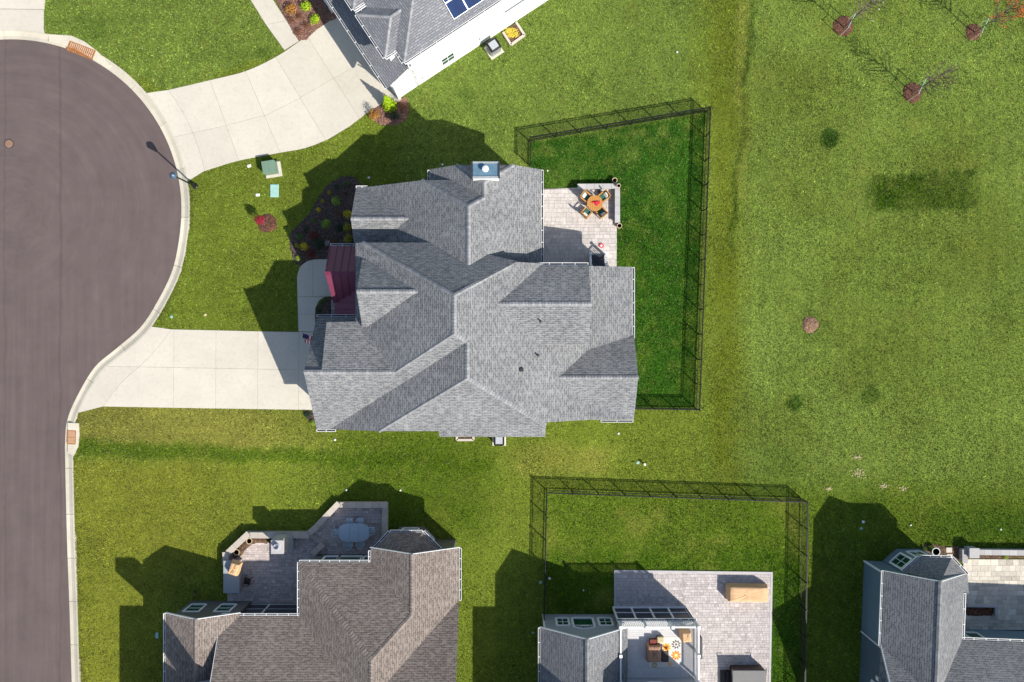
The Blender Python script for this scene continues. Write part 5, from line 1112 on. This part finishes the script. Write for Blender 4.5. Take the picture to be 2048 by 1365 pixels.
# ------------------------------------------------------------------ street lamp, utilities, small lawn things
p = P(391, 373); r = thing('street_lamp', 'black post-top street lamp at the kerb of the cul-de-sac', 'street lamp', (p.x, p.y, 0))
b = MB(); b.lathe([(.20, -.05), (.20, .10), (.15, .14), (.13, .5), (.10, .62), (.075, .66)], n=16); b.build('base', 'black_metal', r, local=True)
b = MB(); b.lathe([(.062, .6), (.05, 3.2), (.05, 3.25)], n=12); b.build('pole', 'black_metal', r, local=True)
b = MB(); b.lathe([(.05, 3.2), (.11, 3.25), (.12, 3.32), (.07, 3.36)], n=14); b.build('collar', 'black_metal', r, local=True)
b = MB(); b.lathe([(.10, 3.34), (.17, 3.45), (.235, 3.7), (.2, 3.76)], n=16); b.build('globe', 'glass_dark', r, local=True)
b = MB(); b.lathe([(.25, 3.74), (.24, 3.80), (.15, 3.92), (.04, 3.99), (.02, 4.06), (0, 4.06)], n=16); b.build('cap', 'lamp_shade_blue', r, local=True)
rz = math.radians(9)
p = P(546, 340); r = thing('transformer_box', 'green utility transformer box on a concrete pad', 'utility box', (p.x, p.y, 0), rz)
b = MB(); b.box(.03, -.02, -.05, 1.16, 1.06, .09); b.build('pad', 'concrete', r, local=True, bevel=.01)
b = MB(); b.box(-.06, .05, .09, .92, .84, .78); b.build('cabinet', 'transformer_green', r, local=True, bevel=.015)
for sx in (-1, 1): b = MB(); b.box(-.06 + sx * .235, .05, .78, .465, .88, .83); b.build('lid_panel', 'transformer_green', r, local=True, bevel=.01)
b = MB(); b.box(.44, .48, .1, .1, .08, .3); b.build('latch', 'steel', r, local=True)
NOGRASS.append([(p.x + math.cos(rz) * a - math.sin(rz) * c, p.y + math.sin(rz) * a + math.cos(rz) * c) for a, c in ((-.55, -.55), (.6, -.55), (.6, .5), (-.55, .5))])
def lid(x, y, w, l, rz, lab, m_='lid_teal', grp=None, h=.07):
    p = P(x, y); r = thing('utility_lid', lab, 'utility lid', (p.x, p.y, 0), rz, grp); b = MB(); b.box(0, 0, -.05, w, l, h); b.build('box_rim', m_, r, local=True, bevel=.03); b = MB(); b.box(0, 0, h, w * .86, l * .9, h + .012); b.build('cover', m_, r, local=True, bevel=.004)
lid(549, 382, .62, .93, 0, 'large pale teal utility lid flush with the front lawn'); lid(515.6, 390.5, .30, .2, .1, 'small white utility box near the teal lid', 'cap_white'); lid(498.5, 332.5, .28, .2, .3, 'small white utility box by the curved driveway', 'cap_white'); lid(314.5, 1271, .24, .42, 0, 'small teal lid beside the brown house gutter')
def capthing(x, y, rr, lab, m_='cap_white', h=.06, grp='round caps set in the lawns'):
    rr *= .85
    p = P(x, y); r = thing('drain_cap', lab, 'drain cap', (p.x, p.y, 0), 0, grp); b = MB(); b.lathe([(rr, -.05), (rr, h), (rr * .85, h + .01), (0, h + .02)], n=14); b.build('cap_body', m_, r, local=True); b = MB(); b.lathe([(rr * .3, h + .01), (rr * .3, h + .035), (0, h + .035)], n=8); b.build('knob', m_, r, local=True)
for x, y, rr, m_, lab in ((670, 880, .09, 'cap_white', 'round white drain cap below the driveway house eave'), (1237, 867.5, .09, 'cap_white', 'round white drain cap below the rear corner of the main house'), (738, 356, .10, 'cap_white', 'round white drain cap beside the dark mulch bed'), (885, 330, .09, 'cap_white', 'round white drain cap in the shade beside the chimney'), (1354, 105, .08, 'cap_white', 'round white drain cap on the lawn near the white house'), (1275.5, 926, .13, 'lid_teal', 'round pale green lid beside a white pipe'), (343, 634, .12, 'lid_teal', 'round teal lid in the lawn beside the kerb'), (411, 630, .11, 'straw', 'round tan cap in the front lawn'), (1099, 1157, .11, 'cap_white', 'white cap inside the fence beside the deck house'), (1081, 1165, .13, 'lid_teal', 'pale teal lid outside the fence by the deck house'), (1066, 1266, .11, 'lid_teal', 'teal lid in the shade of the deck house'), (1167, 1181, .07, 'cap_white', 'small white cap in the shaded fenced yard'), (1726, 1044, .12, 'cap_white', 'white cap in the shadow of the blue house'), (1722, 1057.6, .12, 'lid_teal', 'teal lid in the shadow of the blue house'), (1821, 1050.5, .07, 'cap_white', 'small white cap by the blue house bay'), (2001, 1059, .07, 'cap_white', 'small white cap behind the corner planter'), (693, 980.5, .08, 'cap_white', 'small white cap by the stone terrace corner'), (801, 981, .08, 'cap_white', 'small white cap near the terrace end'), (1095, 342, .07, 'cap_white', 'small white cap at the fence post by the main house')):
    capthing(x, y, rr, lab, m_, .02 if m_ == 'lid_teal' else .06)
p = P(1288, 928); r = thing('clean_out_pipe', 'white upright pipe beside the pale green lid', 'pipe', (p.x, p.y, 0)); b = MB(); b.lathe([(.06, -.1), (.06, .3), (.05, .3)], n=12); b.build('pipe_body', 'cap_white', r, local=True); b = MB(); b.lathe([(.085, .3), (.085, .38), (0, .39)], n=12); b.build('pipe_cap', 'white_paint', r, local=True)
def ac(loc, rz, lab, w=.84, h=1.0):
    r = thing('air_conditioner', lab, 'air conditioner', loc, rz); b = MB(); b.box(0, 0, -.03, w + .22, w + .22, .06); b.build('pad', 'concrete', r, local=True)
    b = MB(); b.box(0, 0, .06, w * .94, w * .94, h - .08); b.build('coil_cabinet', 'ac_grey', r, local=True, bevel=.04)
    for s_ in range(4):
        for i in range(7): b = MB(); t = -w / 2 + .1 + i * (w - .2) / 6; a = s_ * math.pi / 2; b.box(math.cos(a) * w * .475 - math.sin(a) * t, math.sin(a) * w * .475 + math.cos(a) * t, .12, .025, .05, h - .14, a); b.build('louver', 'steel', r, local=True, uv=False)
    b = MB(); b.box(0, 0, h - .08, w, w, h); b.build('top_rim', 'black_metal', r, local=True, bevel=.07); b = MB(); b.box(0, 0, h, w * .66, w * .66, h + .02); b.build('fan_grille', 'ac_grey', r, local=True, bevel=.008); return r
q = P(987, 90, 1.0); ac((q[0], q[1], 0), math.atan2(.551, .835), 'grey air conditioner beside the white house wall'); p = P(998, 880, .9); ac((p.x, p.y - .05, 0), 0, 'grey air conditioner under the main house eave', .75, .9)
def well(pts, lab, zc, fill, base):
    pts = [Vector(p) for p in pts]; r = thing('window_well', lab, 'window well', (*pts[0], 0)); NOGRASS.append([tuple(p) for p in pts])
    for a, c in zip(pts, pts[1:]): b = MB(); b.beam((*a, -.08), (*c, -.08), .16, .24); b.build('well_wall', zc, r, uv=False)
    b = MB(); b.poly([(*p, -.06 + .12) for p in pts]); b.build('well_floor', base, r, uv=False)
    if fill:
        b = MB(); rd = random.Random(3); m_ = (pts[0] + pts[1] + pts[2] + pts[3]) / 4
        for i in range(260): c = m_.lerp(pts[0], rd.uniform(-.1, .55)) + Vector((rd.uniform(-.35, .35), rd.uniform(-.3, .35))); a = rd.uniform(0, 3.1); u = Vector((math.cos(a), math.sin(a), rd.uniform(-.4, .4))) * .05; v = Vector((-math.sin(a), math.cos(a), rd.uniform(-.4, .4))) * .035; c3 = Vector((c.x, c.y, .08 + rd.random() * .06)); b.poly([c3 - u, c3 + v, c3 + u, c3 - v])
        o = b.build('fallen_leaves', 'yellow_leaf', r, uv=False, fix=False); o['kind'] = 'stuff'
well(px([(1006, 66), (1022, 91), (1049, 71.5), (1032, 46)]), 'concrete window well with yellow leaves beside the white house', 'coping', True, 'soil'); well(px([(914, 855), (914, 880), (947, 880), (947, 855)]), 'cream window well below the main house eave', 'coping', False, 'soil')
# flag by the garage
r = thing('house_flag', 'stars and stripes flag on a pole at the garage front', 'flag', (-12.7, .1, 2.2)); b = MB(); b.tube([(-12.68, .1, 2.2), (-14.25, .55, 3.25)], .018, 6); b.build('pole', 'white_paint', r); d = Vector((-1.57, .45, 1.05)).normalized(); hd = Vector((.12, -.72, -.62)).normalized(); o0 = Vector((-14.22, .54, 3.22))
for i in range(7):
    b = MB(); s0 = i * .095; s1 = s0 + .095; q = [o0 - d * s0, o0 - d * s1]
    for k in range(9):
        w0 = Vector((.06 * math.sin(k * 1.3), 0, .05 * math.cos(k * 1.1))); w1 = Vector((.06 * math.sin((k + 1) * 1.3), 0, .05 * math.cos((k + 1) * 1.1))); a0, a1 = k * .1, (k + 1) * .1
        b.cur = 1 if (i < 4 and k < 4) else 0; b.poly([q[0] + hd * a0 + w0, q[1] + hd * a0 + w0, q[1] + hd * a1 + w1, q[0] + hd * a1 + w1])
    b.build('stripe', ['flag_red' if i % 2 == 0 else 'white_paint', 'flag_blue'], r, uv=False, fix=False)
# wisps of straw on the open lawn
for x, y, s_, lab in ((1716, 946, .5, 'largest scatter of pale straw on the open lawn'), (1715, 914, .36, 'scatter of straw between the large clump and the dark circle'), (1767, 972, .3, 'small straw scrap beside the large straw clump'), (1806, 978, .25, 'tiny straw scrap at the edge of the open lawn'), (1657, 978, .25, 'small straw scrap outside the fence corner')):
    p = P(x, y); b = MB(); rd = random.Random(int(x))
    for i in range(int(55 * s_ / .4)): c = Vector((rd.gauss(0, s_ * .5), rd.gauss(0, s_ * .32), .03 + rd.random() * .05)); a = rd.gauss(.5, .6); u = Vector((math.cos(a), math.sin(a), 0)) * rd.uniform(.03, .09); v = Vector((-math.sin(a), math.cos(a), .2)) * .016; b.tint = rd.uniform(.7, 1.2); b.poly([c - u, c + v, c + u, c - v])
    o = b.build('straw_clump', 'straw', uv=False, fix=False); o.location = (p.x, p.y, 0); tag(o, lab, 'straw', 'straw scraps on the lawn'); o['kind'] = 'stuff'

# ------------------------------------------------------------------ the lawn: one sheet to the horizon, with its own grass
def vnoise(X, Y, sc, seed):
    r_ = np.random.default_rng(seed); g_ = r_.random((256, 256)); x = X * sc + 57.3 * seed; y = Y * sc + 31.7 * seed
    xi = np.floor(x).astype(int); yi = np.floor(y).astype(int); fx = x - xi; fy = y - yi; fx = fx * fx * (3 - 2 * fx); fy = fy * fy * (3 - 2 * fy)
    f = lambda a, b_: g_[a % 256, b_ % 256]
    return (f(xi, yi) * (1 - fx) + f(xi + 1, yi) * fx) * (1 - fy) + (f(xi, yi + 1) * (1 - fx) + f(xi + 1, yi + 1) * fx) * fy
def fbm(X, Y, sc, seed): return .5 * vnoise(X, Y, sc, seed) + .3 * vnoise(X, Y, sc * 2.1, seed + 1) + .2 * vnoise(X, Y, sc * 4.3, seed + 2)
def lin(r, g_, b_): return np.array([((c / 255 + .055) / 1.055) ** 2.4 if c > 10 else c / 255 / 12.92 for c in (r, g_, b_)])
LUM = 0.79                                           # leaf reflectance for a given look in full sun
DRY, MID, PALE, DEEP, OLIVE, FRESH = lin(148, 146, 66), lin(122, 140, 46), lin(129, 151, 66), lin(52, 102, 18), lin(80, 110, 12), lin(122, 146, 64)
def lawn_colour(X, Y):
    """reflectance of the turf at ground points: lots differ in grass, watering and mowing"""
    I = X * S + 1024; J = 682.5 - Y * S
    I = I + 26 * (fbm(X, Y, .35, 41) - .5) + 9 * (vnoise(X, Y, 2.2, 44) - .5) + 9 * (vnoise(X, Y, 6.0, 45) - .5); J = J + 26 * (fbm(X, Y, .35, 47) - .5) + 9 * (vnoise(X, Y, 2.2, 50) - .5) + 9 * (vnoise(X, Y, 6.0, 51) - .5)
    C = np.tile(MID, X.shape + (1,)).astype(float)
    def blend(col, w):
        nonlocal C; w = np.clip(w, 0, 1)[..., None]; C = C * (1 - w) + col * w
    def band(v, a, b_, s_): return np.clip((v - a) / s_, 0, 1) * np.clip((b_ - v) / s_, 0, 1)
    P_ = lambda L: in_poly(I, J, L).astype(float)
    n1 = fbm(X, Y, .16, 3); n2 = fbm(X, Y, .5, 9); n3 = fbm(X, Y, 1.4, 13)
    blend(PALE, np.clip((I - 1400) / 120, 0, 1) * np.clip((1010 - J) / 60, 0, 1) * (.55 + .9 * (n1 - .3)))
    blend(FRESH, np.clip((470 - J) / 120, 0, 1) * np.clip((I - 780) / 40, 0, 1) * np.clip((1420 - I) / 60, 0, 1) * .75)
    blend(lin(122, 146, 62), P_([(80, -50), (560, -50), (570, 105), (340, 185), (80, 70)]) * .8)
    blend(MID * 1.05, P_([(280, 330), (720, 230), (720, 700), (280, 700)]) * .6)
    J_ = J; J = J - (I - 150) * .043; blend(DRY, band(J, 790, 890, 18) * np.clip((700 - I) / 200, 0, 1) * .85); blend(OLIVE, band(J, 878, 914, 8) * np.clip((1000 - I) / 30, 0, 1) * .64); J = J_
    blend(lin(142, 148, 50), np.clip((J - 915) / 20, 0, 1) * np.clip((620 - I) / 260, 0, 1) * .85); blend(DRY, band(J, 880, 960, 20) * band(I, 995, 1250, 60) * (.1 + .7 * n2))
    blend(OLIVE, band(J, 820, 1100, 60) * band(I, 640, 1010, 60) * (.25 + .6 * n2)); blend(lin(104, 114, 16), band(I, 1412, 1496, 30) * np.clip((1000 - J) / 30, 0, 1) * (.15 + .75 * n2)); blend(lin(140, 140, 60), band(I, 1470, 1500, 12) * np.clip((420 - J) / 60, 0, 1) * .5)
    line = np.abs(I - (1506 - .085 * J)); blend(lin(52, 84, 8), np.clip(1 - line / 9, 0, 1) * np.clip((560 - J) / 100, 0, 1) * .75)
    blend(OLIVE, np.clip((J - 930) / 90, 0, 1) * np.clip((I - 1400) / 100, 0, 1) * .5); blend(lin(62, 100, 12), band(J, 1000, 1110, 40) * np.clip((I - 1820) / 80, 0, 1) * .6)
    yard = in_poly(X * S + 1024, 682.5 - Y * S, [(1060, 284), (1413, 225), (1391, 818), (1260, 818), (1260, 560), (1060, 560)]); I0 = X * S + 1024; J0 = 682.5 - Y * S
    blend(DEEP, yard * (.93 - .5 * np.clip(1 - np.abs(J0 - 290 + (I0 - 1060) * .1) / 30, 0, 1) * (n3 > .5) - .30 * np.clip((n2 - .6) * 6, 0, 1)))
    fed = np.clip(1 - dist_path(X, Y, px([(1060, 284), (1413, 225), (1391, 818), (1260, 818)])) / .22, 0, 1) * yard; blend(lin(100, 118, 36), fed * .6)
    yard2 = in_poly(I0, J0, [(1092, 980), (1603, 998), (1597, 1420), (1086, 1420)]); blend(lin(98, 126, 28), yard2 * .7); blend(lin(72, 112, 8), yard2 * np.clip((J0 - 1085) / 30, 0, 1) * .6); blend(DRY, yard2 * np.clip((n2 - .5) * 3, 0, 1) * .45)
    blend(lin(64, 108, 14), in_poly(I0, J0, [(1540, 1150), (1600, 1150), (1600, 1400), (1536, 1400)]) * .7)
    for x, y, rr, k in ((1660, 277, 19, .85), (1587, 806, 18, .8), (1740, 790, 19, .45), (1620, 650, 40, .35), (1825, 186, 60, .35), (1687, 60, 50, .2), (1946, 70, 60, .3), (1500, 330, 30, .15), (1180, 165, 20, .25), (930, 190, 16, .3), (185, 55, 45, .35), (525, 108, 24, .4), (1560, 930, 60, .3), (1730, 1000, 60, .35)):
        d = np.hypot(I0 - x, J0 - y) + 5 * (n3 - .5); soft = 3 if rr < 20 else rr * .8; blend(lin(46, 88, 10), np.clip((rr - d) / soft + .5 * (rr < 20), 0, 1) * k)
    rect = np.clip((I - 1716) / 40, 0, 1) * np.clip((1968 - I) / 40, 0, 1) * np.clip((J - 350) / 14, 0, 1) * np.clip((422 - J) / 14, 0, 1); blend(lin(62, 92, 6), rect * (.2 + 1.0 * n2)); blend(lin(44, 80, 8), in_poly(I, J, [(1820, 354), (1948, 346), (1948, 358), (1820, 364)]) * .7)
    stripe = .5 + .5 * np.sin(I0 / 27.9 * 2 * math.pi / 1.1); C *= (1 + .09 * (stripe - .5) * np.clip((I0 - 1420) / 60, 0, 1))[..., None]
    C *= (.62 + .48 * n1 + .30 * n2 + .18 * n3)[..., None]; dry = np.clip((n3 - .58) * 4, 0, 1)[..., None] * .25; C = C * (1 - dry) + DRY * dry
    C[..., 0] *= 1.04; C[..., 1] *= 1.02; C[..., 2] *= 1.04
    return C * LUM
xs = np.concatenate([-np.geomspace(2500, 46, 10), np.arange(-44, 44.01, .3), np.geomspace(46, 2500, 10)]); ys = np.concatenate([-np.geomspace(2500, 34, 10), np.arange(-32, 32.01, .3), np.geomspace(34, 2500, 10)])
GX, GY = np.meshgrid(xs, ys); ins = in_poly(GX, GY, ROAD); ds = dist_path(GX, GY, ROAD); sd = np.where(ins, -ds, ds)
GZ = np.where(sd < .52, -.34, 0.0) ; far = np.hypot(GX, GY) > 200; GZ = np.where(far & ~ins, -.02, GZ)
GZ = GZ + np.where(sd > 1.0, .02 * (vnoise(GX, GY, .3, 5) - .5) * (np.hypot(GX, GY) < 60), 0) - .012
ny_, nx_ = GX.shape; idx = np.arange(ny_ * nx_).reshape(ny_, nx_); q = np.stack([idx[:-1, :-1], idx[:-1, 1:], idx[1:, 1:], idx[1:, :-1]], -1).reshape(-1, 4)
me = bpy.data.meshes.new('lawn'); me.vertices.add(GX.size); me.vertices.foreach_set('co', np.stack([GX, GY, GZ], -1).astype('f').ravel()); me.loops.add(q.size); me.loops.foreach_set('vertex_index', q.ravel().astype('i')); me.polygons.add(len(q)); me.polygons.foreach_set('loop_start', (np.arange(len(q)) * 4).astype('i')); me.update(calc_edges=True)
at_ = me.attributes.new('col', 'FLOAT_COLOR', 'POINT'); cc = np.ones((GX.size, 4), 'f'); cc[:, :3] = lawn_colour(GX.ravel(), GY.ravel()); at_.data.foreach_set('color', cc.ravel())
m, t, b = nodes('turf'); p_ = wpos(t); a = t.nodes.new('ShaderNodeAttribute'); a.attribute_name = 'col'
c = mixc(t, 1.0, a.outputs['Color'], ramp(t, noise_tex(t, p_, 16, 5, .75), [(.3, .5), (.7, 1.05)]), 'MULTIPLY'); t.links.new(c, b.inputs['Base Color']); b.inputs['Roughness'].default_value = .95; b.inputs['Specular IOR Level'].default_value = .1; bump(t, b, noise_tex(t, p_, 22, 4, .8), .8, .05)
me.materials.append(m); lawn = bpy.data.objects.new('lawn', me); COL.objects.link(lawn); lawn['kind'] = 'structure'
# grass blades over the lots in view
DENS = 330; x0, x1, y0, y1 = -39.0, 39.0, -26.6, 26.6
nb = int((x1 - x0) * (y1 - y0) * DENS); bx = rng.uniform(x0, x1, nb); by = rng.uniform(y0, y1, nb); keep = np.ones(nb, bool)
for poly in NOGRASS:
    pa = np.array(poly); lo = pa.min(0) - .02; hi = pa.max(0) + .02; k = np.where(keep & (bx > lo[0]) & (bx < hi[0]) & (by > lo[1]) & (by < hi[1]))[0]
    if len(k): keep[k] &= ~in_poly(bx[k], by[k], poly)
bx, by = bx[keep], by[keep]; nb = len(bx)
colr = lawn_colour(bx, by); lush = np.clip((colr[:, 1] - 1.25 * colr[:, 0]) * 14, 0, 1)
ln_ = rng.uniform(.05, .11, nb) * (1 + .5 * lush); wd = rng.uniform(.014, .027, nb); an = rng.uniform(0, 2 * math.pi, nb) ; lean = rng.uniform(.35, .95, nb)
dx, dy = np.cos(an), np.sin(an); z0 = -.015
tip = np.stack([bx + dx * ln_ * lean, by + dy * ln_ * lean, z0 + ln_ * np.sqrt(1 - (lean * .9) ** 2) * .9 + .01], -1); l_ = np.stack([bx - dy * wd, by + dx * wd, np.full(nb, z0)], -1); r__ = np.stack([bx + dy * wd, by - dx * wd, np.full(nb, z0)], -1)
co = np.stack([l_, r__, tip], 1).reshape(-1, 3).astype('f'); me = bpy.data.meshes.new('grass'); me.vertices.add(3 * nb); me.vertices.foreach_set('co', co.ravel()); me.loops.add(3 * nb); me.loops.foreach_set('vertex_index', np.arange(3 * nb, dtype='i')); me.polygons.add(nb); me.polygons.foreach_set('loop_start', (np.arange(nb) * 3).astype('i')); me.update()
br_ = rng.choice([.35, .65, .95, 1.0, 1.3, 1.9], nb) * rng.uniform(.85, 1.15, nb) * (.72 + .56 * vnoise(bx, by, 3.1, 77)) * (.5 + 1.0 * vnoise(bx, by, 8.3, 78)) * (.62 + .76 * vnoise(bx, by, 15.0, 79)); mow = .5 + .5 * np.sin(by * 2 * math.pi / 1.3 + 1.5 * vnoise(bx, by, .15, 83)); br_ = br_ * np.where(bx < 14, .93 + .14 * mow, 1.0); strawy = (rng.random(nb) < .045)[:, None]; colr = np.where(strawy, colr * .5 + np.array([.30, .30, .13]), colr * br_[:, None]); cc = np.ones((3 * nb, 4), 'f'); cc[:, :3] = np.repeat(colr, 3, axis=0)
at_ = me.attributes.new('col', 'FLOAT_COLOR', 'POINT'); at_.data.foreach_set('color', cc.ravel())
m, t, b = nodes('grass_blade'); a = t.nodes.new('ShaderNodeAttribute'); a.attribute_name = 'col'; t.links.new(a.outputs['Color'], b.inputs['Base Color']); b.inputs['Roughness'].default_value = .55; b.inputs['Specular IOR Level'].default_value = .3
tr = t.nodes.new('ShaderNodeBsdfTranslucent'); t.links.new(a.outputs['Color'], tr.inputs[0]); mx = t.nodes.new('ShaderNodeMixShader'); mx.inputs[0].default_value = .3; t.links.new(b.outputs[0], mx.inputs[1]); t.links.new(tr.outputs[0], mx.inputs[2]); t.links.new(mx.outputs[0], t.nodes['Material Output'].inputs[0])
me.materials.append(m); o = bpy.data.objects.new('grass', me); COL.objects.link(o); tag(o, 'mown green grass covering all the lots', 'grass', kind='stuff')
